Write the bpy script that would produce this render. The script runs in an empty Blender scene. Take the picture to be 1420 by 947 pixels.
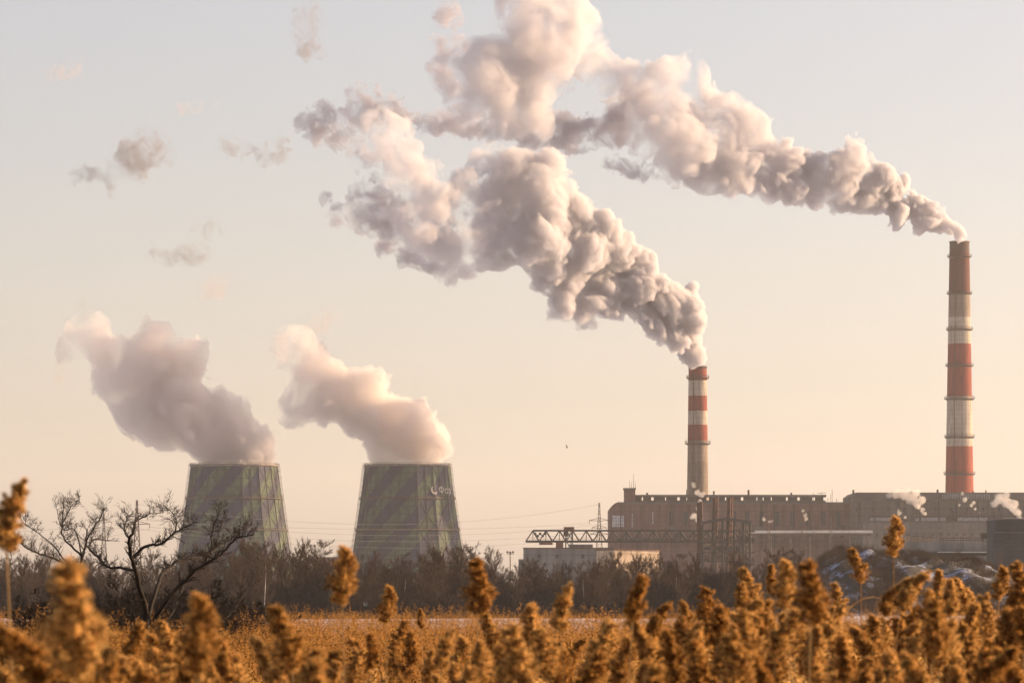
import bpy, math, random
import numpy as np
from mathutils import Vector

random.seed(7)
rng = np.random.default_rng(7)
scene = bpy.context.scene
R = math.radians

# ------------------------------------------------------------------ camera, sky, sun, exposure
LENS, EYE, HORIZON = 135.0, 3.2, 830.0
KPX = 36.0 / LENS / 1420.0                     # metres per photo pixel per metre of distance
cam_data = bpy.data.cameras.new("camera")
cam = bpy.data.objects.new("camera", cam_data)
scene.collection.objects.link(cam)
cam.location = (0, 0, EYE)
cam.rotation_euler = (R(90), 0, 0)
cam_data.lens = LENS
cam_data.sensor_width = 36
cam_data.shift_y = (HORIZON - 473.5) / 1420.0
cam_data.clip_start = 0.5
cam_data.clip_end = 12000
cam_data.dof.use_dof = True
cam_data.dof.focus_distance = 140
cam_data.dof.aperture_fstop = 9.0
scene.camera = cam

SUN_AZ, SUN_EL = 74.0, 15.0                    # degrees right of the view, above the horizon
world = bpy.data.worlds.new("World")
scene.world = world
world.use_nodes = True
wn, wl = world.node_tree.nodes, world.node_tree.links
wn.clear()
w_out = wn.new("ShaderNodeOutputWorld")
w_bg = wn.new("ShaderNodeBackground")
w_bg.inputs["Strength"].default_value = 0.094
w_sky = wn.new("ShaderNodeTexSky")
w_sky.sky_type = 'NISHITA'
w_sky.sun_disc = False
w_sky.sun_elevation = R(SUN_EL)
w_sky.sun_rotation = R(SUN_AZ)
w_sky.altitude = 200
w_sky.air_density = 1.0
w_sky.dust_density = 2.3
w_sky.ozone_density = 1.0
w_hs = wn.new("ShaderNodeHueSaturation")
w_hs.inputs["Saturation"].default_value = 0.64
wl.new(w_sky.outputs[0], w_hs.inputs["Color"])
w_tint = wn.new("ShaderNodeMix")
w_tint.data_type = 'RGBA'
w_tint.blend_type = 'MULTIPLY'
w_tint.inputs[0].default_value = 1.0
w_tint.inputs[7].default_value = (1.06, 0.945, 0.95, 1)      # a rosy winter sky
wl.new(w_hs.outputs[0], w_tint.inputs[6])
wl.new(w_tint.outputs[2], w_bg.inputs["Color"])
wl.new(w_bg.outputs[0], w_out.inputs["Surface"])

sun_data = bpy.data.lights.new("sun", 'SUN')
sun_data.energy = 5.0
sun_data.angle = R(0.5)
sun_data.color = (1.0, 0.69, 0.39)
sun = bpy.data.objects.new("sun", sun_data)
scene.collection.objects.link(sun)
_s = Vector((math.sin(R(SUN_AZ)) * math.cos(R(SUN_EL)), math.cos(R(SUN_AZ)) * math.cos(R(SUN_EL)), math.sin(R(SUN_EL))))
sun.rotation_euler = _s.to_track_quat('Z', 'Y').to_euler()

scene.view_settings.view_transform = 'Standard'
scene.view_settings.look = 'None'
scene.view_settings.gamma = 1.0
scene.view_settings.use_curve_mapping = False
scene.view_settings.exposure = 1.06
scene.render.engine = 'CYCLES'
cy = scene.cycles
cy.max_bounces = 12
cy.diffuse_bounces = 3
cy.glossy_bounces = 2
cy.transmission_bounces = 4
cy.volume_bounces = 5
cy.transparent_max_bounces = 48
cy.use_denoising = True
cy.volume_max_steps = 512
cy.sample_clamp_indirect = 4.0
cy.use_adaptive_sampling = True
cy.adaptive_threshold = 0.03

D_TALL, D_SHORT, D_LTOWER, D_RTOWER = 2070.0, 1950.0, 1880.0, 1930.0
# ------------------------------------------------------------------ helpers
def P(px, py, d):
    """photo pixel at distance d -> point in the place"""
    return Vector(((px - 710) * KPX * d, d, EYE + (HORIZON - py) * KPX * d))

class MB:
    """collects faces and links them as ONE mesh object"""
    def __init__(self):
        self.v, self.f = [], []
    def add(self, vs, fs):
        o = len(self.v)
        self.v.extend([tuple(p) for p in vs])
        self.f.extend([tuple(i + o for i in q) for q in fs])
        return self
    def box(self, c, s, rz=0.0):
        cx, cy_, cz = c
        hx, hy, hz = s[0] / 2, s[1] / 2, s[2] / 2
        ca, sa = math.cos(rz), math.sin(rz)
        vs = []
        for z in (-hz, hz):
            for x, y in ((-hx, -hy), (hx, -hy), (hx, hy), (-hx, hy)):
                vs.append((cx + x * ca - y * sa, cy_ + x * sa + y * ca, cz + z))
        return self.add(vs, [(3, 2, 1, 0), (4, 5, 6, 7), (0, 1, 5, 4), (1, 2, 6, 5), (2, 3, 7, 6), (3, 0, 4, 7)])
    def tube(self, pts, rad, n=5, cap=True):
        pts = [Vector(p) for p in pts]
        if not hasattr(rad, '__len__'):
            rad = [rad] * len(pts)
        vs, fs = [], []
        up = Vector((0.31, 0.17, 0.93))
        for i, p in enumerate(pts):
            t = (pts[min(i + 1, len(pts) - 1)] - pts[max(i - 1, 0)])
            if t.length < 1e-9:
                t = Vector((0, 0, 1))
            t.normalize()
            a = t.cross(up)
            if a.length < 1e-3:
                a = t.cross(Vector((1, 0, 0)))
            a.normalize()
            b = t.cross(a)
            for k in range(n):
                w = 2 * math.pi * k / n
                vs.append(p + (a * math.cos(w) + b * math.sin(w)) * rad[i])
        for i in range(len(pts) - 1):
            for k in range(n):
                k2 = (k + 1) % n
                fs.append((i * n + k, i * n + k2, (i + 1) * n + k2, (i + 1) * n + k))
        if cap and n > 2:
            fs.append(tuple(range(n))[::-1])
            fs.append(tuple(range((len(pts) - 1) * n, len(pts) * n)))
        return self.add(vs, fs)
    def bar(self, a, b, w):
        return self.tube([a, b], w * 0.6, 4)
    def lathe(self, prof, n=32, c=(0, 0, 0), caps=True):
        vs, fs = [], []
        for r, z in prof:
            for k in range(n):
                w = 2 * math.pi * k / n
                vs.append((c[0] + r * math.cos(w), c[1] + r * math.sin(w), c[2] + z))
        m = len(prof)
        for i in range(m - 1):
            for k in range(n):
                k2 = (k + 1) % n
                fs.append((i * n + k, i * n + k2, (i + 1) * n + k2, (i + 1) * n + k))
        if caps:
            fs.append(tuple(range(n))[::-1])
            fs.append(tuple(range((m - 1) * n, m * n)))
        return self.add(vs, fs)
    def build(self, name, mat, parent=None, origin=None, smooth=False):
        off = Vector((0, 0, 0))
        if parent is not None:
            off = world_of(parent)
        elif origin is not None:
            off = Vector(origin)
        me = bpy.data.meshes.new(name)
        arr = [(p[0] - off.x, p[1] - off.y, p[2] - off.z) for p in self.v]
        me.from_pydata(arr, [], self.f)
        if mat is not None:
            me.materials.append(mat)
        if smooth:
            me.polygons.foreach_set("use_smooth", [True] * len(me.polygons))
        me.update()
        o = bpy.data.objects.new(name, me)
        scene.collection.objects.link(o)
        if parent is not None:
            o.parent = parent
        else:
            o.location = off
        return o

def world_of(o):
    v = Vector(o.location)
    while o.parent is not None:
        o = o.parent
        v = v + Vector(o.location)
    return v

def np_mesh(name, V, F, mat, parent=None, origin=None, smooth=False, mat2=None, idx=None):
    V = np.asarray(V, np.float32)
    F = np.asarray(F, np.int32)
    off = np.array(world_of(parent) if parent is not None else (origin if origin is not None else (0, 0, 0)), np.float32)
    me = bpy.data.meshes.new(name)
    me.vertices.add(len(V))
    me.vertices.foreach_set("co", (V - off).ravel())
    nf, k = F.shape
    me.loops.add(nf * k)
    me.loops.foreach_set("vertex_index", F.ravel())
    me.polygons.add(nf)
    me.polygons.foreach_set("loop_start", np.arange(nf, dtype=np.int32) * k)
    me.polygons.foreach_set("loop_total", np.full(nf, k, np.int32))
    if smooth:
        me.polygons.foreach_set("use_smooth", np.ones(nf, bool))
    me.materials.append(mat)
    if mat2 is not None:
        me.materials.append(mat2)
        me.polygons.foreach_set("material_index", np.asarray(idx, np.int32))
    me.update(calc_edges=True)
    me.validate()
    o = bpy.data.objects.new(name, me)
    scene.collection.objects.link(o)
    if parent is not None:
        o.parent = parent
    else:
        o.location = Vector(off.tolist())
    return o

def tag(o, label, cat, group=None, kind=None):
    if label: o["label"] = label
    if cat: o["category"] = cat
    if group: o["group"] = group
    if kind: o["kind"] = kind
    return o

def thing(name, label, cat, loc=(0, 0, 0), group=None):
    o = bpy.data.objects.new(name, None)
    scene.collection.objects.link(o)
    o.location = loc
    o.empty_display_size = 0.5
    return tag(o, label, cat, group)

def copy_tree(o, parent=None):
    c = o.copy()
    scene.collection.objects.link(c)
    c.parent = parent
    for ch in list(o.children):
        copy_tree(ch, c)
    return c

# ------------------------------------------------------------------ materials
def new_mat(name):
    m = bpy.data.materials.new(name)
    m.use_nodes = True
    nt = m.node_tree
    nt.nodes.clear()
    out = nt.nodes.new("ShaderNodeOutputMaterial")
    return m, nt.nodes, nt.links, out

def ramp(N, stops):
    r = N.new("ShaderNodeValToRGB")
    el = r.color_ramp.elements
    while len(el) < len(stops):
        el.new(0.5)
    for e, (p, c) in zip(el, stops):
        e.position = p
        e.color = (*c, 1) if len(c) == 3 else c
    return r

def noisy(name, c1, c2, scale=1.0, rough=0.85, detail=4.0, bump=0.0, stretch=(1, 1, 1), lo=0.35, hi=0.65, metal=0.0, transl=0.0, coord="Object"):
    m, N, L, out = new_mat(name)
    tc = N.new("ShaderNodeTexCoord")
    mp = N.new("ShaderNodeMapping")
    mp.inputs["Scale"].default_value = stretch
    nz = N.new("ShaderNodeTexNoise")
    nz.inputs["Scale"].default_value = scale
    nz.inputs["Detail"].default_value = detail
    L.new(tc.outputs[coord], mp.inputs["Vector"])
    L.new(mp.outputs[0], nz.inputs["Vector"])
    r = ramp(N, [(lo, c1), (hi, c2)])
    L.new(nz.outputs[0], r.inputs[0])
    b = N.new("ShaderNodeBsdfPrincipled")
    b.inputs["Roughness"].default_value = rough
    b.inputs["Metallic"].default_value = metal
    b.inputs["Specular IOR Level"].default_value = 0.25
    L.new(r.outputs[0], b.inputs["Base Color"])
    if bump:
        bp = N.new("ShaderNodeBump")
        bp.inputs["Strength"].default_value = bump
        L.new(nz.outputs[0], bp.inputs["Height"])
        L.new(bp.outputs[0], b.inputs["Normal"])
    if transl:
        t = N.new("ShaderNodeBsdfTranslucent")
        L.new(r.outputs[0], t.inputs["Color"])
        mx = N.new("ShaderNodeMixShader")
        mx.inputs[0].default_value = transl
        L.new(b.outputs[0], mx.inputs[1])
        L.new(t.outputs[0], mx.inputs[2])
        L.new(mx.outputs[0], out.inputs["Surface"])
    else:
        L.new(b.outputs[0], out.inputs["Surface"])
    return m

M_STEEL = noisy("weathered_steel", (0.055, 0.04, 0.035), (0.10, 0.065, 0.05), 0.4, 0.7)
M_RUST = noisy("rusty_steel", (0.09, 0.038, 0.026), (0.16, 0.07, 0.045), 0.3, 0.8)
M_GALV = noisy("galvanised_steel", (0.38, 0.36, 0.34), (0.55, 0.52, 0.48), 0.5, 0.55)
M_DARK = noisy("dark_iron", (0.03, 0.024, 0.022), (0.05, 0.038, 0.034), 0.5, 0.7)
M_RIM = noisy("rim_steel", (0.14, 0.115, 0.1), (0.24, 0.2, 0.17), 0.5, 0.7)
M_GLASS = noisy("dusty_glass", (0.016, 0.016, 0.02), (0.04, 0.04, 0.045), 0.2, 0.3)
M_PALEGLASS = noisy("pale_glazing", (0.35, 0.35, 0.36), (0.6, 0.58, 0.56), 0.6, 0.5)
M_WIRE = noisy("wire_metal", (0.06, 0.055, 0.05), (0.1, 0.09, 0.08), 0.1, 0.6)

def wall_mat(name, c1, c2, c3, scale=0.06, course=1.2):
    """a wall with rain streaks, big weather patches and faint courses"""
    m, N, L, out = new_mat(name)
    tc = N.new("ShaderNodeTexCoord")
    n1 = N.new("ShaderNodeTexNoise"); n1.inputs["Scale"].default_value = scale; n1.inputs["Detail"].default_value = 6
    mp = N.new("ShaderNodeMapping"); mp.inputs["Scale"].default_value = (0.5, 0.5, 0.04)
    n2 = N.new("ShaderNodeTexNoise"); n2.inputs["Scale"].default_value = 1.0; n2.inputs["Detail"].default_value = 5
    L.new(tc.outputs["Object"], n1.inputs["Vector"])
    L.new(tc.outputs["Object"], mp.inputs[0]); L.new(mp.outputs[0], n2.inputs["Vector"])
    r = ramp(N, [(0.3, c1), (0.52, c2), (0.72, c3)])
    L.new(n1.outputs[0], r.inputs[0])
    r2 = ramp(N, [(0.32, (0.68, 0.66, 0.65)), (0.62, (1.08, 1.06, 1.05))])
    L.new(n2.outputs[0], r2.inputs[0])
    mx = N.new("ShaderNodeMix"); mx.data_type = 'RGBA'; mx.blend_type = 'MULTIPLY'; mx.inputs[0].default_value = 0.8
    L.new(r.outputs[0], mx.inputs[6]); L.new(r2.outputs[0], mx.inputs[7])
    sx = N.new("ShaderNodeSeparateXYZ"); L.new(tc.outputs["Object"], sx.inputs[0])
    md = N.new("ShaderNodeMath"); md.operation = 'PINGPONG'; md.inputs[1].default_value = course
    L.new(sx.outputs[2], md.inputs[0])
    lt = N.new("ShaderNodeMath"); lt.operation = 'LESS_THAN'; lt.inputs[1].default_value = course * 0.12
    L.new(md.outputs[0], lt.inputs[0])
    mu = N.new("ShaderNodeMath"); mu.operation = 'MULTIPLY'; mu.inputs[1].default_value = 0.35
    L.new(lt.outputs[0], mu.inputs[0])
    mx2 = N.new("ShaderNodeMix"); mx2.data_type = 'RGBA'
    L.new(mu.outputs[0], mx2.inputs[0]); L.new(mx.outputs[2], mx2.inputs[6])
    mx2.inputs[7].default_value = (c1[0] * 0.6, c1[1] * 0.6, c1[2] * 0.6, 1)
    b = N.new("ShaderNodeBsdfPrincipled"); b.inputs["Roughness"].default_value = 0.9
    b.inputs["Specular IOR Level"].default_value = 0.2
    L.new(mx2.outputs[2], b.inputs["Base Color"])
    L.new(b.outputs[0], out.inputs["Surface"])
    return m

M_BRICK = wall_mat("weathered_brick", (0.12, 0.07, 0.058), (0.18, 0.10, 0.082), (0.225, 0.145, 0.118), 0.05)
M_GREYWALL = wall_mat("grey_render", (0.105, 0.092, 0.086), (0.14, 0.12, 0.105), (0.18, 0.152, 0.13), 0.04, 1.8)
M_LOWWALL = wall_mat("pale_concrete", (0.15, 0.142, 0.135), (0.19, 0.178, 0.165), (0.23, 0.215, 0.195), 0.06, 1.5)
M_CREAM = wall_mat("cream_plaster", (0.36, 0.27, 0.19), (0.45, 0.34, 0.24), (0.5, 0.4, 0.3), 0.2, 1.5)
M_DARKWALL = wall_mat("dark_grey_block", (0.04, 0.039, 0.04), (0.058, 0.056, 0.055), (0.078, 0.074, 0.07), 0.15, 0.6)
M_ROOFING = noisy("roof_felt", (0.10, 0.085, 0.075), (0.17, 0.14, 0.12), 0.1, 0.9)
M_PIPE = noisy("clad_pipe", (0.42, 0.38, 0.34), (0.55, 0.5, 0.45), 0.3, 0.6)

# ------------------------------------------------------------------ noise, blobs and marching for the plumes
_perm = rng.permutation(256).astype(np.int64)
_perm = np.concatenate([_perm, _perm, _perm])
_g = rng.normal(size=(256, 3)); _g /= np.linalg.norm(_g, axis=1)[:, None]
_g = _g.astype(np.float32)

def perlin(p):
    i = np.floor(p).astype(np.int64)
    f = (p - i).astype(np.float32)
    i &= 255
    u = f * f * f * (f * (f * 6 - 15) + 10)
    res = 0
    for dx in (0, 1):
        wx = u[:, 0] if dx else 1 - u[:, 0]
        for dy in (0, 1):
            wy = u[:, 1] if dy else 1 - u[:, 1]
            for dz in (0, 1):
                wz = u[:, 2] if dz else 1 - u[:, 2]
                h = _perm[_perm[_perm[i[:, 0] + dx] + i[:, 1] + dy] + i[:, 2] + dz]
                g = _g[h]
                dot = g[:, 0] * (f[:, 0] - dx) + g[:, 1] * (f[:, 1] - dy) + g[:, 2] * (f[:, 2] - dz)
                res = res + wx * wy * wz * dot
    return res

def surface_nets(D, org, h):
    ins = D < 0
    nx, ny, nz = D.shape
    c = np.zeros((nx - 1, ny - 1, nz - 1), np.int8)
    for a in (0, 1):
        for b in (0, 1):
            for e in (0, 1):
                c += ins[a:nx - 1 + a, b:ny - 1 + b, e:nz - 1 + e]
    act = (c > 0) & (c < 8)
    idx = np.argwhere(act)
    vid = np.full(act.shape, -1, np.int32)
    vid[act] = np.arange(len(idx))
    acc = np.zeros((len(idx), 3)); cnt = np.zeros(len(idx))
    corners = [(a, b, e) for a in (0, 1) for b in (0, 1) for e in (0, 1)]
    for p in corners:
        for ax in range(3):
            if p[ax]:
                continue
            q = list(p); q[ax] = 1
            d0 = D[idx[:, 0] + p[0], idx[:, 1] + p[1], idx[:, 2] + p[2]]
            d1 = D[idx[:, 0] + q[0], idx[:, 1] + q[1], idx[:, 2] + q[2]]
            cr = (d0 < 0) != (d1 < 0)
            t = np.where(cr, d0 / np.where(d0 == d1, 1, d0 - d1), 0)
            pt = np.array(p, float)[None] + np.zeros((len(idx), 3))
            pt[:, ax] += t
            acc[cr] += pt[cr]; cnt[cr] += 1
    V = (idx + acc / np.maximum(cnt, 1)[:, None]) * h + org
    quads = []
    for ax in range(3):
        sl0 = [slice(None)] * 3; sl1 = [slice(None)] * 3
        sl0[ax] = slice(0, -1); sl1[ax] = slice(1, None)
        a, b = ins[tuple(sl0)], ins[tuple(sl1)]
        e = np.argwhere(a != b)
        o1, o2 = [(1, 2), (2, 0), (0, 1)][ax]
        ok = (e[:, o1] > 0) & (e[:, o2] > 0) & (e[:, o1] < D.shape[o1] - 1) & (e[:, o2] < D.shape[o2] - 1)
        e = e[ok]
        flip = ~ins[e[:, 0], e[:, 1], e[:, 2]]
        def cell(da, db):
            q = e.copy(); q[:, o1] -= da; q[:, o2] -= db
            return vid[q[:, 0], q[:, 1], q[:, 2]]
        q = np.stack([cell(1, 1), cell(0, 1), cell(0, 0), cell(1, 0)], 1)
        q[flip] = q[flip][:, ::-1]
        quads.append(q)
    Q = np.concatenate(quads)
    return V, Q[(Q >= 0).all(1)]

def cloud_mesh(blobs, d, cell_px, amp, fpx, ragged=0.0, k_px=8.0, seed=0, oct_=6, depth=1.0, gain=0.56, drift=0.0, mouth=0, grow_=1.0):
    """blobs: (px, py, r px[, depth offset px]) round a plume's path at distance d -> vertices, quads"""
    s = KPX * d
    B = np.array([(b[0], b[1], b[2], b[3] if len(b) > 3 else 0) for b in blobs], float)
    rr = np.random.default_rng(100 + seed)
    dd = d + (B[:, 3] + rr.normal(0, 0.25, len(B)) * B[:, 2] - drift * np.maximum(0, mouth - B[:, 0])) * s
    si = KPX * dd
    c = np.stack([(B[:, 0] - 710) * si, dd, EYE + (HORIZON - B[:, 1]) * si], 1)
    r = B[:, 2] * si * grow_
    h = cell_px * s
    pad = amp * s * 1.2 + 3 * h
    lo = (c - r[:, None]).min(0) - pad; hi = (c + r[:, None]).max(0) + pad
    n = np.ceil((hi - lo) / h).astype(int) + 1
    ax = [lo[i] + np.arange(n[i]) * h for i in range(3)]
    D = np.full(n, 1e9, np.float32)
    k = k_px * s
    for ci, ri in zip(c, r):
        sl = []
        for i in range(3):
            a0 = max(0, int((ci[i] - ri - pad - k - lo[i]) / h)); a1 = min(n[i], int((ci[i] + ri + pad + k - lo[i]) / h) + 2)
            sl.append(slice(a0, a1))
        gx, gy, gz = np.meshgrid(*[ax[i][sl[i]] for i in range(3)], indexing='ij', sparse=True)
        q = np.sqrt((gx - ci[0]) ** 2 + ((gy - ci[1]) / depth) ** 2 + (gz - ci[2]) ** 2) - ri
        sub = D[tuple(sl)]
        big = np.abs(sub - q)
        m = np.minimum(sub, q) - np.where(big < k, (k - big) ** 2 / (4 * k), 0)
        D[tuple(sl)] = m
    A = amp * s
    band = np.argwhere(np.abs(D) < A * 1.15)
    p = band * h + lo
    f0 = 1.0 / (fpx * s)
    ph = rr.uniform(0, 200, 3)
    wp = np.stack([perlin(p * f0 * 0.7 + ph + 31 * j) for j in range(3)], 1) * (0.55 / f0)
    q = p + wp
    tot = np.zeros(len(p)); w, fr, ws = 1.0, f0, 0.0
    for o in range(oct_):
        nz = perlin(q * fr + ph + 17.0 * o)
        bil = (np.sqrt(nz * nz + 0.004) - 0.05) * 2.6
        val = bil * (1 - ragged) + (nz * 1.6 + 0.45) * ragged
        tot += w * val; ws += w
        w *= gain; fr *= 2.05
    tot = tot / ws
    vals = D[band[:, 0], band[:, 1], band[:, 2]]
    D[band[:, 0], band[:, 1], band[:, 2]] = vals - A * (tot - 0.45) * 2.0
    D[0], D[-1] = 1, 1; D[:, 0], D[:, -1] = 1, 1; D[:, :, 0], D[:, :, -1] = 1, 1
    return surface_nets(D, lo, h)

def smoke_mat(name, near, far, reach, thr=(0.2, 0.4), soft=0.16, scale=0.05, detail=5.0, color=(0.86, 0.82, 0.83), aniso=0.2, step=0.25, skin=0.005, rough=0.62):
    """droplets filling the shape: denser by the mouth, torn by turbulence and thinning with the distance from it"""
    m, N, L, out = new_mat(name)
    tc = N.new("ShaderNodeTexCoord")
    ln = N.new("ShaderNodeVectorMath"); ln.operation = 'LENGTH'
    L.new(tc.outputs["Object"], ln.inputs[0])
    def rng_(a, b, src=None, fmin=reach[0], fmax=reach[1]):
        mr = N.new("ShaderNodeMapRange")
        mr.inputs["From Min"].default_value = fmin; mr.inputs["From Max"].default_value = fmax
        mr.inputs["To Min"].default_value = a; mr.inputs["To Max"].default_value = b
        L.new(src or ln.outputs["Value"], mr.inputs["Value"])
        return mr.outputs[0]
    dens, th = rng_(near, far), rng_(thr[0], thr[1])
    nz = N.new("ShaderNodeTexNoise")
    nz.inputs["Scale"].default_value = scale; nz.inputs["Detail"].default_value = detail; nz.inputs["Roughness"].default_value = rough
    nz.inputs["Distortion"].default_value = 0.6
    L.new(tc.outputs["Object"], nz.inputs["Vector"])
    df_ = N.new("ShaderNodeMath"); df_.operation = 'SUBTRACT'
    L.new(nz.outputs[0], df_.inputs[0]); L.new(th, df_.inputs[1])
    m2 = N.new("ShaderNodeMapRange"); m2.interpolation_type = 'SMOOTHSTEP'
    m2.inputs["From Min"].default_value = 0.0; m2.inputs["From Max"].default_value = soft
    m2.inputs["To Min"].default_value = 0.0; m2.inputs["To Max"].default_value = 1.0
    L.new(df_.outputs[0], m2.inputs["Value"])
    mu = N.new("ShaderNodeMath"); mu.operation = 'MULTIPLY'
    L.new(dens, mu.inputs[0]); L.new(m2.outputs[0], mu.inputs[1])
    vs = N.new("ShaderNodeVolumePrincipled")
    vs.inputs["Color"].default_value = (*color, 1)
    vs.inputs["Absorption Color"].default_value = (0, 0, 0, 1)
    vs.inputs["Anisotropy"].default_value = aniso
    L.new(mu.outputs[0], vs.inputs["Density"])
    L.new(vs.outputs[0], out.inputs["Volume"])
    tr = N.new("ShaderNodeBsdfTransparent")
    df = N.new("ShaderNodeBsdfDiffuse"); df.inputs["Color"].default_value = (0.7, 0.68, 0.67, 1)
    mx = N.new("ShaderNodeMixShader"); mx.inputs[0].default_value = skin
    L.new(tr.outputs[0], mx.inputs[1]); L.new(df.outputs[0], mx.inputs[2])
    L.new(mx.outputs[0], out.inputs["Surface"])
    m.cycles.volume_step_rate = step
    return m


# ------------------------------------------------------------------ the ground, the mound and the air
def ground_height(x, y):
    z = 1.0 * max(0.0, min(1.0, (75 - y) / 40.0))
    z += 0.12 * math.sin(x * 0.05 + y * 0.021) + 0.08 * math.sin(x * 0.13 - y * 0.07)
    return z if y < 400 else z * 0.6

def make_ground():
    ys = [-60, -20, 0, 8, 16, 24, 32, 40, 50, 60, 70, 80, 100, 130, 160, 200, 240, 280, 330, 400, 500, 600, 700, 850, 1000, 1300, 1700, 2200, 3000, 4500, 7000, 10000]
    xs = [-6000, -3000, -1500, -700, -400, -250, -150, -90, -60, -40, -25, -12, 0, 12, 25, 40, 60, 90, 150, 250, 400, 700, 1500, 3000, 6000]
    vs = [(x, y, ground_height(x, y) if abs(x) < 300 and y < 900 else 0.0) for y in ys for x in xs]
    n = len(xs)
    fs = [(j * n + i, j * n + i + 1, (j + 1) * n + i + 1, (j + 1) * n + i) for j in range(len(ys) - 1) for i in range(n - 1)]
    m, N, L, out = new_mat("snowy_marsh_ground")
    tc = N.new("ShaderNodeTexCoord")
    nz = N.new("ShaderNodeTexNoise"); nz.inputs["Scale"].default_value = 0.035; nz.inputs["Detail"].default_value = 8
    L.new(tc.outputs["Object"], nz.inputs["Vector"])
    r = ramp(N, [(0.34, (0.12, 0.085, 0.05)), (0.42, (0.52, 0.58, 0.68)), (0.7, (0.66, 0.72, 0.82))])
    L.new(nz.outputs[0], r.inputs[0])
    sx = N.new("ShaderNodeSeparateXYZ"); L.new(tc.outputs["Object"], sx.inputs[0])
    mr = N.new("ShaderNodeMapRange"); mr.inputs["From Min"].default_value = 170; mr.inputs["From Max"].default_value = 235
    L.new(sx.outputs[1], mr.inputs["Value"])
    mx = N.new("ShaderNodeMix"); mx.data_type = 'RGBA'
    L.new(mr.outputs[0], mx.inputs[0]); mx.inputs[6].default_value = (0.14, 0.095, 0.05, 1); L.new(r.outputs[0], mx.inputs[7])
    b = N.new("ShaderNodeBsdfPrincipled"); b.inputs["Roughness"].default_value = 0.9
    L.new(mx.outputs[2], b.inputs["Base Color"]); L.new(b.outputs[0], out.inputs["Surface"])
    o = MB().add(vs, fs).build("ground", m, smooth=True)
    tag(o, None, None, kind="structure")
make_ground()

# the snow covered spoil mound in front of the power station
MOUND_D = 760.0
crest = [(1040, 826), (1085, 812), (1110, 800), (1122, 794), (1137, 780), (1150, 769), (1168, 766), (1190, 767), (1230, 768), (1270, 771), (1300, 776), (1330, 775),
         (1360, 784), (1385, 795), (1410, 806), (1450, 818), (1500, 826)]
def mound_height(x, y):
    px = x / (KPX * MOUND_D) + 710
    cp = crest[0][1]
    if px <= crest[0][0] or px >= crest[-1][0]:
        return -0.5
    for (a, ya), (b, yb) in zip(crest, crest[1:]):
        if a <= px <= b:
            cp = ya + (yb - ya) * (px - a) / (b - a)
    h = (HORIZON - cp) * KPX * MOUND_D + EYE
    t = (y - MOUND_D) / 46.0
    t = max(-1.0, min(1.0, t))
    fall = 0.5 + 0.5 * math.cos(math.pi * t)
    return h * fall + 0.55 * math.sin(x * 0.55 + y * 0.3) * fall + 0.35 * math.sin(x * 1.3 - y * 0.8) * fall - 0.3 * (1 - fall)
def make_mound():
    xs = np.linspace((1030 - 710) * KPX * MOUND_D, (1510 - 710) * KPX * MOUND_D, 110)
    ys = np.linspace(MOUND_D - 48, MOUND_D + 48, 60)
    vs = []
    for y in ys:
        for x in xs:
            z = mound_height(x, y)
            vs.append((x, y, z))
    V = np.array(vs)
    n = perlin(V * 0.22 + 9) * 0.55 + perlin(V * 0.6 + 4) * 0.35
    V[:, 2] += n * np.clip(V[:, 2] / 4, 0, 1)
    k = len(xs)
    fs = [(j * k + i, j * k + i + 1, (j + 1) * k + i + 1, (j + 1) * k + i) for j in range(len(ys) - 1) for i in range(k - 1)]
    m, N, L, out = new_mat("snow_on_spoil")
    tc = N.new("ShaderNodeTexCoord")
    n1 = N.new("ShaderNodeTexNoise"); n1.inputs["Scale"].default_value = 0.22; n1.inputs["Detail"].default_value = 10; n1.inputs["Roughness"].default_value = 0.74
    L.new(tc.outputs["Object"], n1.inputs["Vector"])
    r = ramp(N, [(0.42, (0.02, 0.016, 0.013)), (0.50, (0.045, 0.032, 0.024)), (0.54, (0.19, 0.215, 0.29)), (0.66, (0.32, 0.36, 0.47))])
    L.new(n1.outputs[0], r.inputs[0])
    b = N.new("ShaderNodeBsdfPrincipled"); b.inputs["Roughness"].default_value = 0.9
    L.new(r.outputs[0], b.inputs["Base Color"]); L.new(b.outputs[0], out.inputs["Surface"])
    o = np_mesh("snowy_hill", V, fs, m, smooth=True)
    tag(o, None, None, kind="structure")
make_mound()

HAZE_DENSITY = 0.000046
def make_haze():
    m, N, L, out = new_mat("pale_haze")
    v = N.new("ShaderNodeVolumePrincipled")
    v.inputs["Color"].default_value = (0.93, 0.90, 0.88, 1)
    v.inputs["Density"].default_value = HAZE_DENSITY
    v.inputs["Anisotropy"].default_value = 0.35
    L.new(v.outputs[0], out.inputs["Volume"])
    mb = MB().box((0, 5550, 189.0), (13000, 12700, 382.0))
    o = mb.build("haze", m)
    tag(o, None, None, kind="stuff")
    o.display_type = 'WIRE'
make_haze()

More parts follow.
